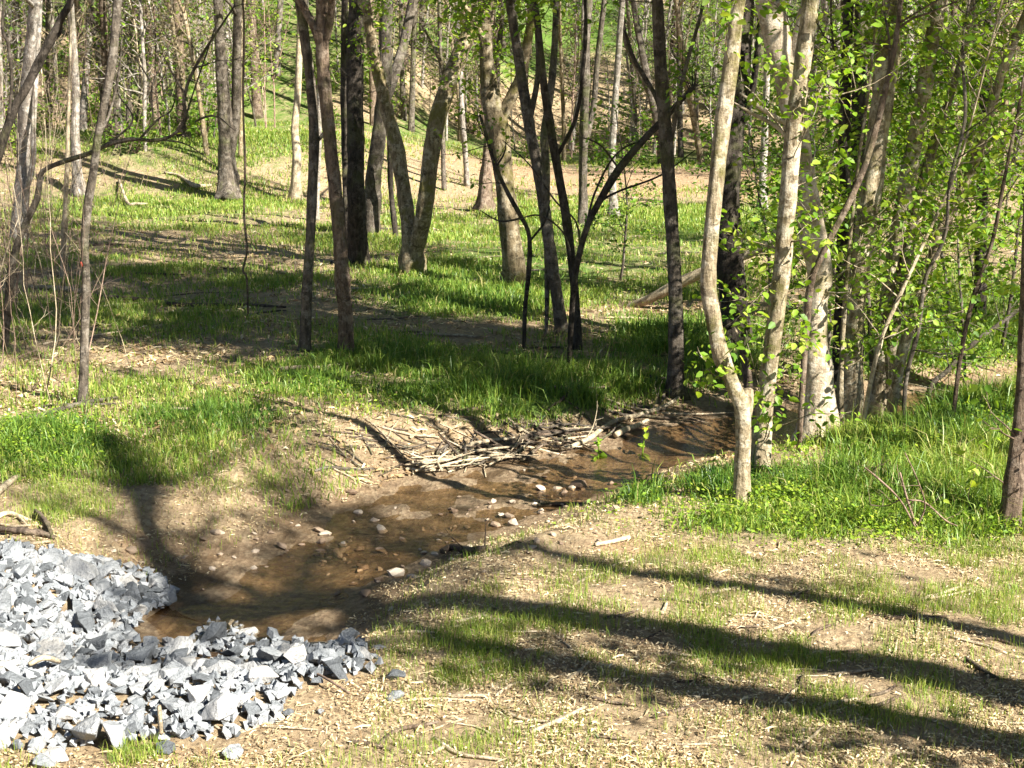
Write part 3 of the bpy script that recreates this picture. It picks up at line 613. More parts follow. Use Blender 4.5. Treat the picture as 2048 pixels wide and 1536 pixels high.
# --- far
f1 = tree('big far trunk splitting low into two dark stems at the lawn edge', [(456, 402, 40), (456, 370, 30), (454, 320, 28), (450, 250, 26), (444, 160, 22), (438, 60, 18), (434, -20, 17)], 'grey', top=16, limbs=8, leafn=400, flare=.6,
     forks=[[(458, 340, 20), (466, 250, 20), (470, 180, 19), (472, 80, 17), (474, -20, 16), 'up']])
f2 = tree('short pale lit trunk at the lawn edge left of centre', [(590, 400, 22), (592, 360, 17), (594, 310, 16), (590, 260, 14), (596, 180, 12), (600, 60, 10), (602, -20, 9)], 'dead', top=11, limbs=4, leafn=180, flare=.4)
f3 = tree('clean white trunk right of centre before the dirt track', [(1228, 432, 20), (1226, 380, 14), (1224, 320, 14), (1228, 240, 13), (1234, 150, 12), (1240, 60, 12), (1246, -20, 11)], 'white', top=15, limbs=6, leafn=240, flare=.4)
f4 = tree('dark and silver double trunk standing on the lawn before the track', [(1166, 452, 20), (1166, 400, 17), (1166, 330, 17), (1168, 250, 17), (1170, 150, 16), (1174, 60, 14), (1178, -20, 14)], 'grey', top=15, limbs=7, leafn=300, flare=.3,
     forks=[[(1170, 300, 12), (1186, 220, 11), (1194, 130, 11), (1204, 40, 10), (1210, -20, 9), 'up']])
f5 = tree('slim white slanting trunk seen through the V-fork', [(934, 372, 11), (930, 300, 10), (924, 230, 10), (922, 170, 9), (916, 60, 8), (912, -20, 8)], 'white', top=12, limbs=4, leafn=150)
f6 = tree('white trunk before the track, just left of the pale mossy one', [(1526, 420, 19), (1526, 380, 15), (1528, 310, 14), (1532, 200, 13), (1536, 60, 12), (1538, -20, 11)], 'white', top=14, limbs=6, leafn=260, flare=.4)
f7 = tree('pair of slim dark trunks leaning left beyond the dirt track', [(1326, 330, 14), (1316, 260, 14), (1304, 200, 13), (1290, 130, 13), (1276, 60, 12), (1264, -20, 11)], 'grey', top=13, limbs=6, leafn=260,
     forks=[[(1300, 190, 11), (1270, 130, 10), (1250, 80, 9), (1240, -20, 8), 'up']])
f8 = tree('slim grey trunk standing at the left end of the dirt track', [(888, 380, 9), (886, 300, 9), (884, 200, 8), (880, 80, 8), (878, -20, 7)], 'grey', top=11, limbs=5, leafn=160)
f9 = tree('pale leaning trunk behind the straight dark one at the track', [(1404, 330, 12), (1392, 260, 12), (1376, 180, 12), (1364, 100, 11), (1356, 30, 10), (1352, -20, 10)], 'pale', top=13, limbs=5, leafn=200)
# a red ribbon tied round the slender trunk by the thicket
tE1, st, loc = e1
i = int(np.argmin(np.abs(st[0][0][:, 2] - at_y(163, 540, loc[1])[2])))
mb = MB(); tube(mb, local(np.array([st[0][0][i] + [0, 0, -.02], st[0][0][i] + [0, 0, .02]]), loc) + [-.012, 0, 0], np.full(2, st[0][1][i] * .86), 12)
link('ribbon', mb.mesh('ribbon', [RIBBON]), tE1)

# broken snag with a splintered white tip
g0 = ground(1496, 800); t = thing('broken_snag', 'broken snag with splintered white tip behind the stubbed leaning trunk', 'dead tree', g0)
P, R = trace([(1500, 805, 20), (1496, 760, 18), (1490, 720, 15), (1482, 690, 12)], g0[1], 0); P[0][2] = g0[2] - .05
C = spline(np.column_stack([P, R]), 24); mb = MB(); tube(mb, local(C[:, :3], g0), C[:, 3], 10, .06); link('trunk', mb.mesh('trunk', [BARK['rot']]), t)
P, R = trace([(1483, 694, 13), (1476, 672, 9), (1468, 652, 2)], g0[1], 0); C = spline(np.column_stack([P, R]), 10)
mb = MB(); tube(mb, local(C[:, :3], g0), C[:, 3], 7, .12); link('splinter', mb.mesh('splinter', [BARK['dead']]), t)
# twisted dead limb over the water at the right
g0 = ground(1855, 812); t = thing('dead_sapling', 'bent dead sapling leaning over dark water among right-hand leaves', 'sapling', g0)
P, R = trace([(1854, 815, 11), (1862, 770, 10), (1890, 745, 10), (1925, 708, 9), (1965, 672, 8), (2010, 640, 8), (2050, 610, 7)], g0[1], .01)
C = spline(np.column_stack([P, R]), 40); mb = MB(); tube(mb, local(C[:, :3], g0), C[:, 3], 8, .05)
twigs(mb, local(C[:, :3], g0), C[:, 3], 10, .5, .3, 1, r0=.006); link('trunk', mb.mesh('trunk', [BARK['grey']]), t)

# ------------------------------------------------------------------ unseen trees: near-bank ones known by their shadows, then others added for shade
def shade_tree(label, pts, r0, limbs, leafn, bark_key='grey', ll=2.2, tw=10, lo=30, taper=.28, fuzz=0):
    """pts: (x, y, height) along the stem"""
    P = np.array(pts, float); P[0][2] = float(height(P[0][0], P[0][1])) - .05
    loc = P[0].copy(); R = np.linspace(r0, r0 * taper, len(P))
    C = spline(np.column_stack([P, R]), 70)
    t = thing('tree', label, 'tree', loc)
    m = MB(); tube(m, local(C[:, :3], loc), C[:, 3], 10, .04, .5, 0, .3); link('trunk', m.mesh('trunk', [BARK[bark_key]]), t)
    mc = MB(); A = []
    for q in range(limbs):
        i = rng.integers(lo, 69); az = rng.uniform(0, 6.28)
        LP = wander(C[i, :3], [math.cos(az), math.sin(az), rng.uniform(.2, .9)], ll * rng.uniform(.5, 1.3), 9, .3, .25); rl = C[i, 3] * .5
        tube(mc, local(LP, loc), np.linspace(rl, rl * .25, 10), 6, .03)
        A.append(twigs(mc, local(LP, loc), np.linspace(rl, rl * .25, 10), tw, .8, .2, 1, r0=.009, sub=2))
    if fuzz:
        for q in range(3): A.append(twigs(mc, local(C[8:64, :3], loc), C[8:64, 3], fuzz, .75, 0, 1, r0=.012, sub=3))
    A = np.vstack(A); leaves(mc, jitter_pts(A, leafn, .10), .12, False, 1)
    link('crown', mc.mesh('crown', [BARK[bark_key], LEAFM]), t)
def on_shadow(gx, gy, h):
    s = (h - float(height(gx, gy))) / TO_SUN[2]; return (gx + s * TO_SUN[0], gy + s * TO_SUN[1], h)
def shadow_pix(px, py, h):
    p = ground(px, py); return on_shadow(p[0], p[1], h)
shade_tree('grey tree standing close by on the right, shading the near litter', [(5.2, 4.4, 0), shadow_pix(2048, 1500, 2.4), shadow_pix(1500, 1395, 4.2), shadow_pix(1000, 1305, 6.0), shadow_pix(860, 1270, 7.4), shadow_pix(700, 1245, 9.0)], .16, 3, 1100, lo=40, fuzz=12)
shade_tree('tall crooked tree on the right beyond the picture edge', [(6.0, 3.9, 0), shadow_pix(2040, 1390, 3.0), shadow_pix(1600, 1315, 4.4), shadow_pix(1150, 1238, 6.0), shadow_pix(850, 1208, 7.2), shadow_pix(660, 1200, 8.0), shadow_pix(430, 1225, 8.8), shadow_pix(335, 1150, 9.8), shadow_pix(290, 1030, 11.0), shadow_pix(200, 880, 12.8)], .19, 9, 1000, lo=38, taper=.55, fuzz=9)
shade_tree('slim tree on the right bank beyond the picture edge', [(7.5, 3.0, 0), shadow_pix(1900, 1250, 4.4), shadow_pix(1300, 1150, 6.4), shadow_pix(900, 1110, 7.8), shadow_pix(700, 1060, 9.0), shadow_pix(560, 980, 10.5)], .10, 7, 1300, lo=34, fuzz=12)
for k, (x, y) in enumerate([(-9, 7), (-11, 13), (-14, 19)]):
    shade_tree('unseen leafy tree added beyond the left edge to block sky light, ' + ['first', 'second', 'third', 'fourth', 'fifth', 'sixth'][k] + ' in order', [(x, y, 0), (x + .2, y, 4), (x, y + .3, 8), (x - .3, y, 13)], .15, 16, 3600, 'grey', 3.0, 8, lo=18)  # added out of view to hold back sky light from the left
for k, (a_, b_, hc, hgt_, nl) in enumerate([(1010, 684, 10.0, 12.5, 5200), (810, 712, 10.0, 12.5, 5200), (640, 640, 11.5, 14, 4200), (225, 648, 12.5, 16, 2400), (420, 480, 13.5, 17, 2600), (700, 480, 12.5, 16, 3600), (1400, 480, 10.5, 14, 2600), (1980, 640, 8.0, 12, 3000), (120, 500, 14.5, 18, 1600)]):
    nm = ['first', 'second', 'third', 'fourth', 'fifth', 'sixth', 'seventh', 'eighth', 'ninth', 'tenth', 'eleventh', 'twelfth', 'thirteenth', 'fourteenth', 'fifteenth'][k]
    p_ = shadow_pix(a_, b_, hc); x, y = p_[0], p_[1]
    shade_tree('unseen leafy tree added beyond the right edge for shade, ' + nm + ' in order', [(x + .4, y - .3, 0), (x + rng.normal(.2, .2), y + rng.normal(0, .2), hgt_ * .3), (x + rng.normal(0, .2), y + rng.normal(0, .2), hgt_ * .6), (x + rng.normal(0, .5), y + rng.normal(0, .5), hgt_)], .15, 15, nl, 'grey', 1.5 if k < 2 else 2.4, 9, lo=44 if k < 2 else 30)  # added out of view, crown set where its shade lands on the clearing

# ------------------------------------------------------------------ wooded hillside
def variant(h, r, kind, fork=False, leafn=300, twn=40, tl=1.4):
    P = wander((0, 0, -.2), (rng.normal(0, .05), rng.normal(0, .05), 1), h, 10, .15, .07 if kind != 'sapling' else .13)
    R = np.linspace(r, r * .3, 11); C = spline(np.column_stack([P, R]), 40)
    a = MB(); tube(a, C[:, :3], C[:, 3], 8, .05, .5, 0, .35)
    c = MB(); A = []
    if fork:
        i = rng.integers(8, 20); az = rng.uniform(0, 6.28)
        Q = wander(C[i, :3], (math.cos(az) * .35, math.sin(az) * .35, 1), h * .6, 10, .2, .08)
        CQ = spline(np.column_stack([Q, np.linspace(C[i, 3] * .75, r * .2, 11)]), 30); tube(a, CQ[:, :3], CQ[:, 3], 7, .04)
        A.append(twigs(c, CQ[:, :3], CQ[:, 3], twn // 2, tl, .2, 1, r0=.018, sub=3, sides=3))
    A.append(twigs(c, C[:, :3], C[:, 3], twn, tl, .15, 1, r0=.018, sub=3, sides=3))
    A = np.vstack(A); leaves(c, jitter_pts(A, leafn, .15), .13, False, 1)
    hi_ = A[A[:, 2] > .52 * h]
    if kind == 'tree': leaves(c, jitter_pts(hi_, 160, .35), .26, False, 1)
    return a, c
def var_set(specs, bark_keys, leafm, nm):
    out = []
    for k, s in enumerate(specs):
        a, c = variant(*s); bk = BARK[bark_keys[k % len(bark_keys)]]
        out.append((a.mesh('trunk_' + nm, [bk]), c.mesh('crown_' + nm, [bk, leafm])))
    return out
big = var_set([(15, .13, 'tree', True, 300, 80, 1.6), (14, .10, 'tree', False, 260, 80, 1.5), (16, .15, 'tree', False, 260, 50, 1.8), (13, .08, 'tree', True, 300, 80, 1.4), (15, .11, 'tree', False, 200, 70, 1.6), (12, .075, 'tree', False, 300, 70, 1.4)], ['white', 'grey', 'brown', 'pale', 'grey', 'white'], LEAFM, 'hill')
sap = var_set([(7, .035, 'sapling', False, 320, 34, 1.1), (6, .03, 'sapling', True, 220, 34, 1.0), (8, .045, 'sapling', False, 120, 36, 1.1), (5, .025, 'sapling', False, 20, 30, .9), (7.5, .04, 'sapling', True, 150, 30, 1.1), (6.5, .03, 'sapling', False, 320, 26, 1.0)], ['white', 'twig', 'white', 'dead', 'white', 'grey'], LEAFY, 'thin')
ZONE = [(150, 'behind the left thicket'), (400, 'right of the left thicket'), (560, 'behind the big far double trunk'), (690, 'behind the brown ridged trunk'), (800, 'behind the dark trunk cluster'), (950, 'behind the V-forked trunk'), (1120, 'behind the mottled forking trunk'), (1290, 'behind the clean white trunk'), (1420, 'behind the dark straight trunk'), (1600, 'behind the stubbed leaning trunk'), (1800, 'behind the pale sycamore'), (9999, 'behind the right-hand leaves')]
def zone(x, y, z=0): 
    p = CX + F * x / (y * CT + (H - z) * ST); return next(n_ for a_, n_ in ZONE if p < a_)
LOOK = {'hillside_tree': ['white forked', 'straight grey', 'tall brown', 'tan forked', 'plain grey', 'slim white'], 'understory_sapling': ['pale leafy', 'reddish forked', 'thin pale', 'bare tan', 'white forked', 'grey leafy']}
def plant(vs, name, label, cat, group, x, y, s):
    vi = rng.integers(len(vs)); a, c = vs[vi]; z = float(height(x, y))
    lb = LOOK[name][vi] + ' ' + label + ' ' + zone(x, y, z); t = thing(name, lb, cat, (x, y, z), group); t.rotation_euler = (0, 0, rng.uniform(0, 6.28)); t.scale = (s, s, s * rng.uniform(.9, 1.15))
    link('trunk', a, t); link('crown', c, t)
def clear(x, y):
    """keep the lawn and the track open"""
    px, py = proj0(x, y)
    if y < 37.5: return False
    if -7 < x < 10 and y < 50: return False
    return True
n = 0
while n < 290:
    y = 37.5 + 50 * rng.random() ** 1.1; x = rng.uniform(-.46 * y, .46 * y)
    if not clear(x, y): continue
    L_ = 'tree on the far hillside' if y > 52 else 'tree on the far berm'
    plant(big, 'hillside_tree', L_, 'tree', 'trees on the far hillside' if y > 52 else 'trees on the far berm', x, y, rng.uniform(.75, 1.15)); n += 1
n = 0
while n < 290:
    y = 37 + 46 * rng.random() ** 1.2; x = rng.uniform(-.46 * y, .46 * y)
    if not clear(x, y): continue
    L_ = 'sapling on the far hillside' if y > 52 else 'sapling on the far berm'
    plant(sap, 'understory_sapling', L_, 'sapling', 'saplings on the far hillside' if y > 52 else 'saplings on the far berm', x, y, rng.uniform(.7, 1.3)); n += 1
# leafy bushes
def bush_var(n, r, h, leafm):
    c = MB(); s = MB(); A = []
    for _ in range(9):
        az = rng.uniform(0, 6.28); Q = wander((0, 0, -.05), (math.cos(az) * .6, math.sin(az) * .6, 1), h * rng.uniform(.6, 1.1), 6, .1, .25)
        tube(s, Q, np.linspace(.018, .006, 7), 4); A.append(twigs(s, Q, np.linspace(.018, .006, 7), 6, r * .7, .2, 1, r0=.008, sub=2, sides=3))
    leaves(c, jitter_pts(np.vstack(A), n, .12), .15, False, 0)
    return s.mesh('stem_bush', [BARK['twig']]), c.mesh('crown_bush', [leafm])
bushes = [bush_var(420, 1.0, 1.6, LEAFY), bush_var(420, .8, 1.2, LEAFM), bush_var(450, 1.2, 2.3, LEAFY), bush_var(360, .9, 1.3, LEAFM)]
n = 0
while n < 120:
    y = 36 + 40 * rng.random() ** 1.1; x = rng.uniform(-.46 * y, .46 * y)
    if not (clear(x, y) or (x < -7 and y > 35.5) or y > 47.5): continue
    a, c = bushes[rng.integers(4)]
    far = y > 52
    t = thing('understory_bush', ('fresh green bush on the far hillside ' if far else 'fresh green bush on the far berm ') + zone(x, y, float(height(x, y))), 'bush', (x, y, float(height(x, y))), 'bushes on the hillside' if far else 'bushes on the far berm')
    t.rotation_euler = (0, 0, rng.uniform(0, 6.28)); s = rng.uniform(.6, 1.35); t.scale = (s, s, s)
    link('stem', a, t); link('crown', c, t); n += 1
rl = [(1655, 760, 2.6), (1690, 640, 3.2), (1740, 700, 3.0), (1800, 640, 3.2), (1850, 560, 3.6), (1900, 660, 3.4), (1950, 560, 3.6), (2000, 700, 3.2), (2040, 600, 3.6), (1760, 520, 3.8), (1830, 480, 4.2), (1920, 470, 4.4), (2010, 480, 4.4), (1590, 560, 3.2), (1540, 600, 2.6), (1660, 500, 3.8), (1930, 780, 2.2), (1240, 560, 2.6), (2090, 700, 3.5)]
for k, (a_, b_, hh) in enumerate(rl):
    g0 = ground(a_, b_); t = thing('leafy_sapling', ['yellow-green', 'dark green', 'mid-green'][k % 3] + (' knee-low' if hh < 2.5 else ' low' if hh < 3.1 else ' mid-height' if hh < 3.5 else ' tall') + ' leafy sapling ' + ('near the creek ' if b_ > 650 else 'on the lawn side ' if b_ < 540 else 'in the shade ') + zone(g0[0], g0[1]), 'sapling', g0, 'leafy saplings behind the pale clump')
    m = MB(); c = MB(); P = wander((0, 0, -.05), (rng.normal(0, .12), rng.normal(0, .12), 1), hh, 9, .1, .12); R = np.linspace(.022, .007, 10); tube(m, P, R, 6, .04)
    A = twigs(m, P, R, 24, 1.0, .15, 1, up=.15, r0=.007, sub=3, sides=3); link('trunk', m.mesh('trunk', [BARK['grey']]), t)
    leaves(c, jitter_pts(A, 1000, .05), .075, False, 0, .4, .6, .42, .28); link('crown', c.mesh('crown', [LEAFM if k % 3 else LEAFY]), t)
# white-flowering dogwood
g0 = at_y(290, 300, 50.0); g0[2] = float(height(g0[0], g0[1])); t = thing('flowering_tree', 'small tree with layered white blossom on the hillside at left', 'tree', g0)
a = MB(); c = MB(); P = wander((0, 0, -.2), (0, 0, 1), 5.6, 8, .1, .08); tube(a, P, np.linspace(.07, .03, 9), 7, .04)
A = []
for k in range(16):
    p = P[rng.integers(4, 9)]; az = rng.uniform(0, 6.28); Q = wander(p, (math.cos(az), math.sin(az), .15), 1.5, 6, 0, .12); tube(a, Q, np.linspace(.02, .007, 7), 4); A.append(Q[1:])
link('trunk', a.mesh('trunk', [BARK['grey']]), t)
leaves(c, jitter_pts(np.vstack(A), 620, .11) + [0, 0, .05], .11, False, 0, 0, .25); link('blossom', c.mesh('blossom', [WHITEM]), t)

# bare twiggy thickets at the left edge
for k, (px_, py_, nst, hh, lab) in enumerate([(20, 800, 26, 2.6, 'tangled bare thicket with reddish stems at the left edge, nearest one'), (60, 700, 22, 2.6, 'bare twig thicket behind the slender ribboned trunk'), (10, 620, 24, 3.4, 'tall tangle of bare vines at the left edge beside a dark stem'), (100, 600, 14, 2.4, 'sparse bare stems growing on the left lawn edge'), (40, 520, 24, 4.2, 'tall bare thicket far left behind the tan pole'), (105, 455, 20, 4.5, 'farthest bare thicket by the pale double trunk'), (60, 425, 26, 6.5, 'tall bare thicket on the berm behind the pale double trunk'), (200, 420, 18, 5.0, 'thin bare thicket behind the ribboned trunk at the berm'), (10, 455, 26, 6.0, 'tall bare thicket touching the left edge at the far lawn')]):
    g0 = ground(px_, py_); t = thing('bare_thicket', lab, 'thicket', g0)
    for q in range(int(nst * .65)):
        m = MB(); b = np.array([rng.normal(0, .45), rng.normal(0, .5), 0]); b[2] = float(height(g0[0] + b[0], g0[1] + b[1])) - g0[2] - .03
        Q = wander(b, (rng.normal(0, .25), rng.normal(0, .25), 1), hh * rng.uniform(.4, 1.1), 9, .1, .16); r_ = rng.uniform(.003, .008)
        tube(m, Q, np.linspace(r_, r_ * .35, 10), 4); twigs(m, Q, np.linspace(r_, r_ * .35, 10), 5, .5, .2, 1, r0=.003, sub=2, sides=3)
        link('stem', m.mesh('stem', [BARK['twig' if q % 3 else 'dead']]), t)

# ------------------------------------------------------------------ fallen logs, driftwood and sticks
def log(name, label, pts, bark_key, cat='log', group=None, lift=.5, sides=9, rough=.05, tw=0):
    """pts: (px, py, width px, height above ground)"""
    P = []; R = []
    for (a, b, wd, hh) in pts:
        p = ground(a, b)
        if hh: p = at_y(a, b, p[1] * (1 - hh * .0)); 
        r = wd / 2 / F * np.linalg.norm(p - np.array([0, 0, H])); p[2] += r * lift; P.append(p); R.append(r)
    P = np.array(P); loc = P.mean(0); loc[2] = P[:, 2].min()
    C = spline(np.column_stack([P, R]), max(8, len(P) * 6)); m = MB(); tube(m, local(C[:, :3], loc), np.maximum(C[:, 3], .002), sides, rough)
    if tw: twigs(m, local(C[:, :3], loc), C[:, 3], tw, .35, .1, 1, r0=.006, sub=1, up=.2)
    o = link(name, m.mesh(name, [BARK[bark_key]]), None, loc); tag(o, label, cat, group); return o
def air_log(name, label, pts, Y0, Y1, bark_key, cat='log', sides=10, tw=0):
    P = []; R = []
    for k, (a, b, wd) in enumerate(pts):
        yy = Y0 + (Y1 - Y0) * k / (len(pts) - 1); p = at_y(a, b, yy); P.append(p); R.append(wd / 2 / F * np.linalg.norm(p - np.array([0, 0, H])))
    P = np.array(P); loc = P[0].copy(); C = spline(np.column_stack([P, R]), 30); m = MB(); tube(m, local(C[:, :3], loc), C[:, 3], sides, .05)
    if tw: twigs(m, local(C[:, :3], loc), C[:, 3], tw, .5, .3, 1, r0=.008, sub=2)
    o = link(name, m.mesh(name, [BARK[bark_key]]), None, loc); tag(o, label, cat); return o
Yl = ground(1262, 612)[1]
air_log('fallen_log', 'pale bare log propped up at a slant behind the dark straight trunk', [(1250, 618, 14), (1300, 598, 20), (1370, 562, 22), (1440, 530, 20), (1500, 508, 17), (1560, 478, 13)], Yl, Yl - 1.2, 'dead')
air_log('fallen_branch', 'thin pale branch crossing behind the leaning log', [(1470, 540, 8), (1510, 500, 9), (1550, 462, 8), (1580, 440, 6)], Yl - .6, Yl + .4, 'dead')
log('fallen_log', 'long dark fallen branch lying across the left lawn', [(196, 596, 9, 0), (250, 602, 10, 0), (320, 606, 9, 0), (345, 612, 8, 0), (420, 613, 7, 0), (500, 612, 6, 0), (572, 616, 4, 0)], 'rot', lift=.9)
log('fallen_log', 'pale log end lying in the left lawn before the tan pole', [(60, 578, 8, 0), (110, 581, 11, 0), (150, 586, 11, 0), (178, 592, 8, 0)], 'dead', lift=.8)
log('fallen_branch', 'grey fallen branch lying by the foot of the ribboned trunk', [(30, 852, 9, 0), (80, 838, 9, 0), (130, 824, 10, 0), (172, 812, 9, 0), (235, 800, 6, 0)], 'grey', lift=1.6, tw=3)
log('fallen_branch', 'weathered broken branch jutting in from the left edge', [(-30, 1020, 14, 0), (0, 990, 13, 0), (20, 972, 12, 0), (38, 957, 8, 0)], 'dead', lift=1.4)
log('fallen_log', 'pale stick lying on the green bank far left', [(238, 364, 4, 0), (252, 356, 7, 0), (268, 350, 6, 0), (292, 346, 4, 0)], 'dead', lift=2.5)
log('fallen_log', 'heap of pale sticks by the big far double trunk', [(330, 372, 4, 0), (360, 376, 5, 0), (390, 380, 9, 0), (424, 379, 5, 0)], 'dead', lift=1.5)
log('fallen_log', 'dark waterlogged branch on the near shore of the creek', [(884, 1108, 13, 0), (905, 1100, 15, 0), (935, 1108, 16, 0), (955, 1104, 14, 0), (974, 1098, 9, 0)], 'rot', lift=.8, tw=2)
log('fallen_branch', 'flat dark stick at the gravel shore beside the bank grass', [(1075, 1012, 7, 0), (1130, 1010, 9, 0), (1180, 1009, 8, 0), (1222, 1006, 4, 0)], 'rot', lift=.5)
log('fallen_branch', 'long thin stick along the upper brown bank', [(630, 944, 5, 0), (655, 938, 7, 0), (700, 941, 7, 0), (748, 939, 4, 0)], 'grey', lift=.9)
# stump heap left of the stones
for k, (pts, lab) in enumerate([([(-6, 1066, 12, 0), (40, 1070, 14, 0), (80, 1074, 13, 0), (110, 1080, 8, 0)], 'rotten log above the stone pile at left'), ([(72, 1032, 9, 0), (86, 1048, 11, 0), (98, 1064, 9, 0), (104, 1080, 6, 0)], 'stubby upright root on the rotten log'), ([(-10, 1040, 10, 0), (20, 1032, 9, 0), (56, 1044, 8, 0)], 'grey stick lying over the rotten log'), ([(20, 1078, 7, 0), (60, 1090, 6, 0), (100, 1086, 5, 0)], 'pale stick between rotten log and stones'), ([(0, 1052, 6, 0), (40, 1056, 6, 0), (90, 1050, 4, 0)], 'thin twig behind the rotten log'), ([(30, 1030, 5, 0), (52, 1052, 6, 0), (70, 1078, 4, 0)], 'thin twig crossing over the rotten log')]):
    log('rotten_log' if k < 2 else 'fallen_branch', lab, pts, 'rot' if k < 2 else 'dead', lift=1.2 if k != 1 else 2.2, rough=.12)
# driftwood jam on the far shore
dw = [([(1120, 905, 8), (1150, 900, 10), (1180, 885, 12), (1200, 868, 10), (1230, 850, 10), (1280, 836, 9), (1330, 818, 8), (1362, 796, 6)], 'long forked bleached branch reaching from the creek to the dark trunk', 1.6),
      ([(1232, 880, 13), (1250, 868, 12), (1275, 858, 10), (1295, 846, 8)], 'short thick pale stick beside the yellow-flowering weed', 1.5),
      ([(812, 944, 7), (850, 932, 9), (900, 926, 10), (960, 922, 10), (1022, 918, 7)], 'long white driftwood stick along the water edge', 1.4),
      ([(1104, 855, 5), (1140, 866, 6), (1170, 868, 6), (1192, 870, 5)], 'small pale twig fork lying on the drift heap', 2.0),
      ([(1205, 822, 6), (1250, 834, 6), (1300, 836, 6)], 'thin grey stick behind the bleached branch', 1.4),
      ([(1325, 812, 7), (1330, 790, 7), (1345, 770, 6), (1362, 752, 4)], 'grey upright branch end beside the dark trunk foot', 2.5),
      ([(920, 905, 8), (955, 895, 9), (990, 888, 8), (1040, 880, 5)], 'pale stick across the middle of the drift heap', 2.2),
      ([(990, 905, 10), (1040, 888, 13), (1090, 875, 12), (1120, 868, 8)], 'dark thick stick at the back of the drift heap', 1.5)]
for pts, lab, lf in dw:
    log('driftwood', lab, [(*q, 0) for q in pts], 'rot' if 'dark thick' in lab else ('grey' if 'grey' in lab else 'dead'), 'driftwood', lift=lf, tw=3 if 'forked' in lab else 0)
def stick_words(ln, bk, az):
    return ('short' if ln < .3 else 'long' if ln > .6 else 'middling') + ' ' + {'dead': 'pale', 'grey': 'grey', 'rot': 'dark', 'brown': 'brown'}[bk]
def stick_place(name, a, b):
    if name == 'drift_stick': return 'at its ' + ('left end' if a < 940 else 'middle' if a < 1090 else 'right end') + (', at the water' if b > 915 else ', at the back' if b < 885 else '')
    if name == 'bank_stick': return ('left of' if a < 830 else 'behind' if a < 1100 else 'right behind') + ' the drift heap' + (', high up' if b < 868 else '')
    if name == 'lawn_stick': return zone(*ground(a, b)[:2]) + (', far back' if b < 560 else ', near the creek' if b > 740 else '')
    return ('just right of the stone heap' if a < 900 else 'before the creek end' if a < 1180 else 'below the stubbed trunk' if a < 1500 else 'below the sycamore' if a < 1780 else 'toward the edge trunk') + (', at the top' if b < 1200 else ', at the bottom' if b > 1420 else ', between shadows')
def stick(name, label, group, px_, py_, ln, r, bk, tilt=.12, lift=.01, az=None, cat='stick'):
    p = ground(px_, py_)
    az = rng.uniform(0, 6.28) if az is None else az
    label = stick_words(ln, bk, az) + ' ' + label + ' ' + stick_place(name, px_, py_)
    d = np.array([math.cos(az), math.sin(az), 0]); Q = []
    k0 = rng.normal(0, .06, 2)
    for u_ in np.linspace(-.5, .5, 6):
        q = p[:2] + d[:2] * u_ * ln + np.array([-d[1], d[0]]) * k0[0] * math.cos(u_ * 5) * ln * .8
        Q.append([q[0], q[1], float(height(q[0], q[1])) + r * .6 + lift + (u_ + .5) * ln * tilt])
    Q = np.array(Q); loc = Q.mean(0); m = MB(); tube(m, local(Q, loc), r * np.array([.8, 1, 1, .9, .8, .5]), 6, .06)
    o = link(name, m.mesh(name, [BARK[bk]]), None, loc); tag(o, label, cat, group)
for k in range(64):
    u_ = rng.random(); a = 860 + u_ * 330 + rng.normal(0, 25); b = 925 - u_ * 55 + rng.normal(0, 13)
    stick('drift_stick', 'stick tangled in the drift heap', 'sticks of the drift heap', a, b, rng.uniform(.15, .7), rng.uniform(.004, .015), ['dead', 'grey', 'brown', 'rot', 'grey'][k % 5], rng.normal(0, .05), rng.uniform(.0, .06), rng.normal(.5, .7))
for k in range(26):
    u_ = rng.random(); a = 850 + u_ * 190 + rng.normal(0, 14); b = 936 - u_ * 22 + rng.normal(0, 7)
    stick('drift_stick', 'bleached stick tangled in the drift heap', 'bleached sticks of the drift heap', a, b, rng.uniform(.25, .7), rng.uniform(.005, .014), 'dead', rng.normal(.02, .04), rng.uniform(.0, .07), rng.normal(.35, .6))
for k in range(60):
    a = rng.uniform(660, 1180); b = 880 + rng.normal(0, 26) - (a - 900) * .06
    stick('bank_stick', 'stick on the brown far bank', 'sticks on the far bank', a, b, rng.uniform(.2, .7), rng.uniform(.005, .012), ['dead', 'grey', 'rot'][k % 3], .03, 0, rng.normal(.2, .7))
for k in range(120):
    a = rng.uniform(420, 2040); b = rng.uniform(1090, 1525)
    if a < 780 and b < 1440: continue
    stick('litter_stick', 'stick on the near bank', 'sticks on the near bank', a, b, rng.uniform(.12, .42), rng.uniform(.005, .012), ['dead', 'dead', 'brown'][k % 3], .02, 0, rng.normal(.25, .6))
for k in range(60):
    a = rng.uniform(20, 1500); b = rng.uniform(440, 860)
    stick('lawn_stick', 'stick in the clearing grass', 'sticks on the clearing floor', a, b, rng.uniform(.3, 1.2), rng.uniform(.008, .02), ['dead', 'grey', 'rot'][k % 3], .02, 0, rng.normal(.1, .5))
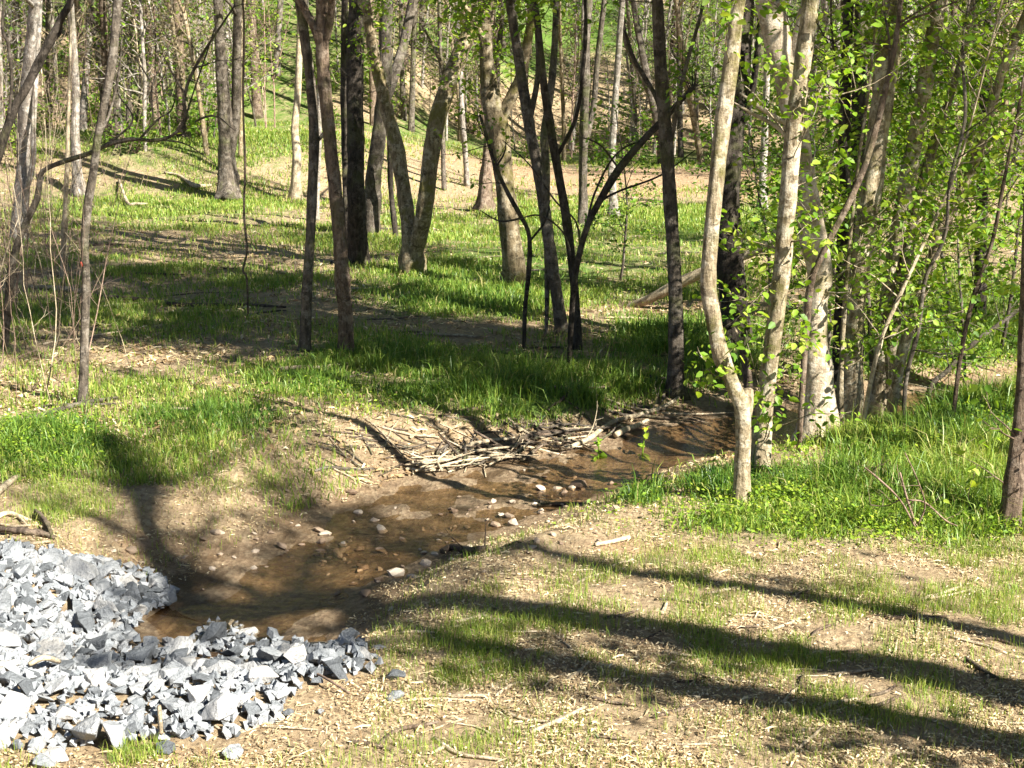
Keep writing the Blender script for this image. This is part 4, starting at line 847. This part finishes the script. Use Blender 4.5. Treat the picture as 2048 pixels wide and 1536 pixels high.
for pts, lab in [([(920, 1342, 7), (960, 1332, 8), (1000, 1325, 7)], 'pale forked stick lying before the grass tuft'), ([(1060, 1470, 9), (1120, 1445, 9), (1170, 1418, 7)], 'long straight pale stick on the near litter'), ([(1190, 1094, 8), (1225, 1088, 9), (1258, 1080, 9)], 'chunky pale stick on bare clay by the bank grass'),
                 ([(1930, 1320, 7), (1950, 1335, 9), (1975, 1352, 9), (1998, 1362, 6)], 'dark twisted stick at the right end of the tree shadow'), ([(1740, 1395, 6), (1770, 1388, 6), (1790, 1375, 5)], 'thin dark stick angled up out of the near litter'), ([(560, 1330, 5), (640, 1365, 5), (700, 1398, 4)], 'long thin brown twig lying over the stones'), ([(700, 1350, 4), (660, 1300, 4), (610, 1295, 3)], 'thin twig resting on the right end of the stones'), ([(320, 1440, 9), (322, 1470, 9), (324, 1490, 8)], 'short pale stick standing among the lower stones'), ([(60, 1356, 9), (90, 1352, 12), (120, 1350, 9)], 'chunk of tan wood lying on the stones')]:
    log('loose_stick', lab, [(*q, 0) for q in pts], 'rot' if 'dark' in lab else ('twig' if 'brown' in lab else 'dead'), 'stick', lift=1.3 if 'stones' not in lab else 6.0, sides=6)
# thorny dry bramble at the right bank
g0 = ground(1838, 1075); t = thing('dry_bramble', 'dry orange-brown bramble canes arching out of the bank grass', 'bramble', g0)
for pts in [[(1838, 1078, 5), (1828, 1040, 5), (1812, 990, 5), (1800, 945, 4)], [(1834, 1060, 4), (1800, 1000, 4), (1760, 960, 4), (1730, 935, 3)], [(1836, 1050, 4), (1850, 1010, 3), (1835, 960, 3), (1810, 905, 2)], [(1812, 1000, 3), (1850, 1005, 3), (1890, 1040, 3), (1915, 1052, 2)], [(1800, 1000, 3), (1770, 1012, 2), (1740, 1010, 2)], [(1838, 1078, 4), (1815, 1085, 3), (1780, 1100, 3), (1766, 1112, 3)]]:
    P, R = trace(pts, g0[1], .02); C = spline(np.column_stack([P, R]), 18); m = MB(); tube(m, local(C[:, :3], g0), C[:, 3], 5); twigs(m, local(C[:, :3], g0), C[:, 3], 3, .2, .2, 1, r0=.003, sub=1, sides=3)
    link('cane', m.mesh('cane', [BARK['twig']]), t)

# ------------------------------------------------------------------ stones
import bmesh
def rock_mesh(name, mat, npts=14, flat=.62, seed=0):
    r_ = np.random.default_rng(seed); bm = bmesh.new()
    for _ in range(npts):
        v = r_.normal(0, 1, 3); v /= np.linalg.norm(v); v *= r_.uniform(.82, 1.0)
        bm.verts.new((v[0] * .62, v[1] * .5 * r_.uniform(.85, 1.1), v[2] * .5 * flat))
    res = bmesh.ops.convex_hull(bm, input=bm.verts)
    bmesh.ops.delete(bm, geom=list({v for v in res['geom_interior'] if isinstance(v, bmesh.types.BMVert)}), context='VERTS')
    bmesh.ops.bevel(bm, geom=list(bm.edges), offset=.012, segments=1, affect='EDGES', clamp_overlap=True)
    me = bpy.data.meshes.new(name); bm.to_mesh(me); bm.free(); me.materials.append(mat)
    return me
ROCK = [rock_mesh('stone', sm, int(rng.integers(10, 15)), rng.uniform(.42, .8), 100 + k) for k in range(16)]
PEB = [rock_mesh('pebble', pm, 22, .75, 300 + k) for k in range(6)]
from math import pi
def inside(poly, x, y):
    c = False; j = len(poly) - 1
    for i in range(len(poly)):
        a, b = poly[i], poly[j]
        if (a[1] > y) != (b[1] > y) and x < (b[0] - a[0]) * (y - a[1]) / (b[1] - a[1]) + a[0]: c = not c
        j = i
    return c
PILE_A = [(-90, 1090), (10, 1092), (70, 1104), (140, 1116), (190, 1122), (255, 1138), (320, 1160), (348, 1190), (330, 1216), (290, 1232), (272, 1262), (250, 1290), (200, 1312), (150, 1318), (-90, 1322)]
PILE_B = [(-110, 1325), (150, 1322), (205, 1314), (250, 1296), (330, 1292), (385, 1270), (420, 1248), (475, 1244), (520, 1286), (600, 1284), (700, 1286), (750, 1312), (762, 1340), (700, 1362), (640, 1372), (580, 1400), (560, 1440), (500, 1470), (400, 1482), (300, 1492), (200, 1498), (100, 1500), (-110, 1520)]
def pile(poly, label, nbig, seed):
    r_ = np.random.default_rng(seed); W = [ground(a, b) for a, b in poly]
    wp = [(p[0], p[1]) for p in W]; xs = [p[0] for p in wp]; yy = [p[1] for p in wp]
    cx, cy = np.mean(xs), np.mean(yy)
    t = thing('riprap', label, 'stone pile', (cx, cy, float(height(cx, cy))))
    base = np.array([cx, cy, float(height(cx, cy))]); pts = []
    tries = 0; sizes = np.sort(np.clip(r_.lognormal(math.log(.084), .40, nbig), .042, .21))[::-1]
    for s in sizes:
        for _ in range(300):
            x = r_.uniform(min(xs), max(xs)); y = r_.uniform(min(yy), max(yy))
            if inside(wp, x, y) and all((x - q[0]) ** 2 + (y - q[1]) ** 2 > (.37 * (s + q[2])) ** 2 for q in pts):
                pts.append((x, y, s)); break
    for (x, y, s) in pts:
        o = link('stone', ROCK[r_.integers(len(ROCK))], t)
        zz = float(height(x, y)) + s * r_.uniform(.12, .34)
        o.location = (x - base[0], y - base[1], zz - base[2]); o.scale = (s * 1.12, s * 1.12, s * r_.uniform(.9, 1.3))
        o.rotation_euler = (r_.normal(0, .45), r_.normal(0, .45), r_.uniform(0, 6.28))
    # small fragments filling the gaps
    mbf = MB(); fr = np.array([[0.6, 0, 0], [-.3, .5, 0], [-.3, -.5, 0], [0, 0.1, .5], [.1, -.1, -.4]])
    ff = np.array([[0, 1, 3], [1, 2, 3], [2, 0, 3], [1, 0, 4], [2, 1, 4], [0, 2, 4]]); k = 0
    for _ in range(5200):
        x = r_.uniform(min(xs), max(xs)); y = r_.uniform(min(yy), max(yy))
        if not inside(wp, x, y): continue
        s = r_.uniform(.03, .075); q = Quaternion(r_.normal(0, 1, 4)).normalized().to_matrix(); Vv = fr @ np.array(q).T * s + [x - base[0], y - base[1], float(height(x, y)) - base[2] + .015 + r_.uniform(0, .03)]
        mbf.add(Vv, ff, r_.uniform(0, .9)); k += 1
        if k > 1100: break
    o = link('fragments', mbf.mesh('fragments', [sf], False), t); o['kind'] = 'stuff'
    return pts
pile(PILE_A, 'heap of broken blue-grey quarry stone beyond the little pool at left', 290, 3)
pile(PILE_B, 'heap of broken blue-grey quarry stone at lower left nearest the viewer', 300, 4)
for k, (a, b, s, lab) in enumerate([(330, 1503, .10, 'lone pale stone below the stone heap beside a grass tuft'), (468, 1512, .11, 'lone grey stone below the heap, right of the grass tuft'), (790, 1360, .12, 'white stone at the right end of the heap'), (792, 1398, .10, 'smooth blue-grey stone lying alone in the litter'), (575, 1432, .07, 'small grey stone right of the heap on bare soil'), (110, 1522, .12, 'pale grey stone at the bottom edge by the heap'), (640, 1425, .05, 'tiny grey stone among pale chips'), (757, 1300, .08, 'round white stone by the twig at the heap end'), (90, 1535, .13, 'half-cut grey stone at the bottom edge')]):
    p = ground(a, b); o = link('loose_stone', ROCK[(k * 5) % 16], None, (p[0], p[1], p[2] + s * .2)); o.scale = (s, s, s); o.rotation_euler = (.2, .1, k * 1.3); tag(o, lab, 'stone')
for k in range(190):
    if k < 60: a = rng.uniform(700, 1250); b = 1175 - (a - 700) * .30 + rng.normal(0, 28)
    elif k < 110: a = rng.uniform(200, 760); b = 1100 + rng.normal(0, 45)
    else: a = rng.uniform(640, 1180); b = 1110 - (a - 640) * .24 + rng.normal(0, 30)
    s = rng.uniform(.02, .055) if rng.random() < .85 else rng.uniform(.06, .09); p = ground(a, b)
    o = link('creek_pebble', PEB[k % 6], None, (p[0], p[1], p[2] + s * .15)); o.scale = (s * 1.2, s, s * .8); o.rotation_euler = (rng.normal(0, .3), rng.normal(0, .3), rng.uniform(0, 6.28))
    tag(o, ('tiny' if s < .04 else 'small' if s < .056 else 'fist-sized') + (' tan pebble on the near creek shore, ' + ('by the stone heap' if a < 800 else 'before the dark branch' if a < 1000 else 'near the bank grass') if k < 60 else ' tan pebble on the clay bank, ' + ('behind the stone heap' if a < 380 else 'above the pool' if a < 600 else 'at the water edge')) if k < 110 else ('tiny' if s < .04 else 'small' if s < .056 else 'fist-sized') + ' brown pebble lying in the creek bed, ' + ('toward the stone heap' if a < 800 else 'mid-channel' if a < 1000 else 'near the drift heap'), 'pebble', 'pebbles on the near shore' if k < 60 else 'pebbles on the clay bank' if k < 110 else 'pebbles in the creek bed')
for (a, b, s, lab) in [(1160, 975, .13, 'largest pale pebble at the gravel shore'), (792, 1152, .12, 'round pale stone sitting alone on the near shore'), (718, 1028, .07, 'white stone at the left water edge'), (1024, 1006, .06, 'single white pebble standing in the shallow water'), (265, 1105, .09, 'flat pale stone on the clay bank'), (432, 1068, .07, 'white stone on the clay bank above the pool')]:
    p = ground(a, b); o = link('shore_stone', PEB[int(s * 100) % 6], None, (p[0], p[1], p[2] + s * .2)); o.scale = (s * 1.15, s, s * .9); tag(o, lab, 'stone')
# yellow-flowering weeds standing in the shallow creek
for (a, b, hpx, lab, fl) in [(1196, 918, 50, 'leafy weed growing in the shallow creek, without flower', False), (1284, 912, 62, 'leafy weed with one yellow flower in the shallow creek', True)]:
    p = ground(a, b); hh = hpx / F * p[1] * 1.05; t = thing('creek_weed', lab, 'weed', p)
    m = MB(); Q = wander((0, 0, -.02), (.05, 0, 1), hh, 6, 0, .08); tube(m, Q, np.linspace(.008, .004, 7), 6, 0, .4); link('stem', m.mesh('stem', [COVERM]), t)
    for q in range(16):
        m = MB(); leaves(m, Q[[min(6, q % 7)]], .10 if q % 7 < 3 else .06, True, 0, .1, .5, .55, .2); link('leaf', m.mesh('leaf', [COVERM]), t)
    if fl:
        m = MB(); leaves(m, np.repeat(Q[[6]], 9, 0), .03, False, 0, -.2, .4); link('flower', m.mesh('flower', [YELLM]), t)

# ------------------------------------------------------------------ grass, weeds and litter (stuff)
def blades(mb, P, hgt, wid, tint, lean=.35):
    n = len(P); az = rng.uniform(0, 6.28, n); la = rng.uniform(0, 6.28, n); ln = np.abs(rng.normal(0, lean, n)) + .05
    sx = np.stack([np.cos(az), np.sin(az), np.zeros(n)], 1); ld = np.stack([np.cos(la), np.sin(la), np.zeros(n)], 1)
    up = np.array([0, 0, 1.0]); hh = hgt[:, None]
    m = P + ld * (ln * hgt * .35)[:, None] + up * hh * .6; tp = P + ld * (ln * hgt)[:, None] + up * hh * (1 - .35 * np.minimum(ln, 1))[:, None]
    w = (wid / 2)[:, None]
    V = np.stack([P - sx * w, P + sx * w, m - sx * w * .8, m + sx * w * .8, tp], 1).reshape(-1, 3)
    b = (np.arange(n) * 5)[:, None]; FA = np.concatenate([b + [0, 1, 3], b + [0, 3, 2], b + [2, 3, 4]])
    mb.add(V, FA, np.repeat(tint, 5))
def scatter(n, y0, y1, k=1.0, wide=.47):
    y = y0 * (y1 / y0) ** (rng.random(n) ** k); x = rng.uniform(-1, 1, n) * (wide * y + .6); return x, y
def stuff(name, label, mb, mat, cat):
    o = link(name, mb.mesh(name, [mat], True)); tag(o, label, cat, None, 'stuff'); return o
# lush tall grass
x, y = scatter(1300000, 6.3, 26)
px, py, lush, lawn, spr, clay, bare, e, nz = masks(x, y)
cl2 = fbm(x, y, 2.6, 61, 2)
keep = (rng.random(len(x)) < np.clip((lush - .18) * 1.25, 0, 1) * np.clip(cl2 * 3.2 - .95, .06, 1)) & (e > .2)
x, y, cl2, lush = x[keep][:150000], y[keep][:150000], cl2[keep][:150000], lush[keep][:150000]
mb = MB(); h = rng.uniform(.05, .21, len(x)) * (.25 + 1.6 * fbm(x, y, 1.1, 63, 2)) * np.clip(lush + .25, .5, 1.1) * np.where(x < -1.5, .68, 1) * np.where(rng.random(len(x)) < .07, 1.7, 1)
blades(mb, np.stack([x, y, height(x, y) - .01], 1), h, .0045 + .00045 * y, np.clip(rng.normal(.45, .18, len(x)) + (fbm(x, y, .7, 66, 2) - .5) * .7 + np.where(rng.random(len(x)) < .05, .6, 0), 0, 1), .75)
stuff('tall_grass', 'tall fresh green grass on the creek banks', mb, GRASSM, 'grass')
# short lawn
x, y = scatter(1000000, 10, 50)
px, py, lush, lawn, spr, clay, bare, e, nz = masks(x, y)
cl2 = fbm(x, y, 1.3, 71, 3)
keep = (rng.random(len(x)) < np.clip(np.maximum(lawn * 1.25, .16 * (1 - np.clip(bare * 1.3, 0, 1))) * np.clip(cl2 * 3.4 - 1.0, .05, 1.2) * np.clip(fbm(x, y, .35, 75, 3) * 4.5 - 1.35, .22, 1.2), 0, 1)) & (e > .2)
x, y, lawn = x[keep][:145000], y[keep][:145000], lawn[keep][:145000]
mb = MB(); h = rng.uniform(.04, .12, len(x)) * (1 + .012 * y); dry = rng.random(len(x)) < .16
blades(mb, np.stack([x, y, height(x, y) - .01], 1), h, .004 + .00050 * y, np.where(dry, rng.uniform(.8, 1, len(x)), np.clip(rng.normal(.55, .18, len(x)), 0, .85)), .6)
stuff('short_grass', 'thin short grass over the sunny clearing', mb, GRASSM, 'grass')
# sprouts on the near litter
x, y = scatter(420000, 5.4, 11)
px, py, lush, lawn, spr, clay, bare, e, nz = masks(x, y)
tuft = fbm(x, y, 4.0, 81, 2)
keep = (rng.random(len(x)) < np.clip(np.maximum(spr, .07) * np.clip(tuft * 4 - 1.3, 0, 1.2), 0, 1) * 1.6) & (e > .25)
kx = px[keep]; ky = py[keep]; x, y = x[keep], y[keep]
ok = ~((kx < 740) & (ky > 1095) & (ky < 1490) & (kx > -100)); x, y = x[ok][:64000], y[ok][:64000]
mb = MB(); blades(mb, np.stack([x, y, height(x, y) - .008], 1), rng.uniform(.02, .10, len(x)), rng.uniform(.0022, .0045, len(x)), np.clip(rng.normal(.66, .18, len(x)), 0, 1), .4)
stuff('grass_sprouts', 'sparse young grass sprouting through straw on the near bank', mb, GRASSM, 'grass')
def in_pile(x, y):
    r = np.zeros(len(x), bool)
    for poly in (PILE_A, PILE_B):
        wp = [ground(a, b)[:2] for a, b in poly]; c = np.zeros(len(x), bool); j = len(wp) - 1
        for i in range(len(wp)):
            a, b = wp[i], wp[j]
            if abs(b[1] - a[1]) > 1e-9: c ^= ((a[1] > y) != (b[1] > y)) & (x < (b[0] - a[0]) * (y - a[1]) / (b[1] - a[1]) + a[0])
            j = i
        r |= c
    return r
# leafy ground cover
x, y = scatter(380000, 6.5, 48)
px, py, lush, lawn, spr, clay, bare, e, nz = masks(x, y)
cov = blobs(px, py, [(70, 900, 140, 55, 1), (1450, 1020, 260, 45, 1), (1750, 1065, 300, 40, 1), (1960, 900, 160, 120, .8), (1300, 985, 60, 35, .9), (330, 340, 350, 45, 1), (700, 800, 160, 40, .35), (1950, 690, 160, 90, .7), (1560, 930, 90, 30, .8), (560, 330, 120, 50, .8), (1420, 560, 220, 60, .2)])
keep = (rng.random(len(x)) < cov * np.clip(fbm(x, y, 2.2, 91, 2) * 3 - .8, .1, 1)) & (e > .25)
x, y = x[keep][:80000], y[keep][:80000]
mb = MB(); leaves(mb, np.stack([x, y, height(x, y) + rng.uniform(.01, .13, len(x))], 1), .035, False, 0, 0, .5, .62, .22)
P = np.stack([x, y, height(x, y)], 1)
stuff('ground_cover', 'low bright yellow-green weeds on the banks and berm', mb, COVERM, 'weeds')
# straw, wood chips and dead leaves
def chips(x, y, ln, wd, tint):
    n = len(x); az = rng.uniform(0, 6.28, n); d = np.stack([np.cos(az), np.sin(az), rng.normal(0, .18, n)], 1); s = np.stack([-np.sin(az), np.cos(az), rng.normal(0, .25, n)], 1)
    c = np.stack([x, y, height(x, y) + .006 + rng.uniform(0, .012, n)], 1)
    L2 = (ln / 2)[:, None]; W2 = (wd / 2)[:, None]; up = np.array([0, 0, 1.0]) * W2 * .8
    bow = np.array([0, 0, 1.0]) * (ln * rng.uniform(-.12, .22, n))[:, None]
    V = np.stack([c - d * L2 - s * W2, c - d * L2 + s * W2, c - s * W2 * .3 + up + bow, c + s * W2 * 1.1 + bow, c + d * L2 - s * W2 * .6, c + d * L2 + s * W2 * .5], 1).reshape(-1, 3)
    b = (np.arange(n) * 6)[:, None]
    FA = np.concatenate([b + [0, 1, 3], b + [0, 3, 2], b + [2, 3, 5], b + [2, 5, 4]])
    mb = MB(); mb.add(V, FA, np.repeat(tint, 6)); return mb
x, y = scatter(330000, 5.2, 13); px, py, lush, lawn, spr, clay, bare, e, nz = masks(x, y)
keep = (e > .1) & (rng.random(len(x)) < np.clip(1.0 - lush - .55 * clay, .03, 1) * np.clip(fbm(x, y, 2.4, 95, 4) * 3.6 - 1.1, .12, 1)) & ~in_pile(x, y)
x, y = x[keep][:88000], y[keep][:88000]; n = len(x)
stuff('straw_litter', 'pale straw, chips and dead leaves strewn on the near bank', chips(x, y, rng.uniform(.006, .030, n) * np.where(rng.random(n) < .09, 3.0, 1), rng.uniform(.002, .011, n), np.clip(rng.normal(.60, .28, n), 0, 1)), STRAWM, 'litter')
x, y = scatter(230000, 11, 85); px, py, lush, lawn, spr, clay, bare, e, nz = masks(x, y)
keep = (e > .1) & (rng.random(len(x)) < np.clip(.9 - lush - .45 * lawn, .03, 1) * np.clip(fbm(x, y, 1.4, 97, 3) * 2.8 - .8, .1, 1))
x, y = x[keep][:36000], y[keep][:36000]; n = len(x)
stuff('leaf_litter', 'brown leaf litter and bark scraps across the clearing', chips(x, y, rng.uniform(.03, .10, n) * (1 + .02 * y), rng.uniform(.010, .035, n), np.clip(rng.normal(.52, .25, n), 0, 1)), STRAWM, 'litter')
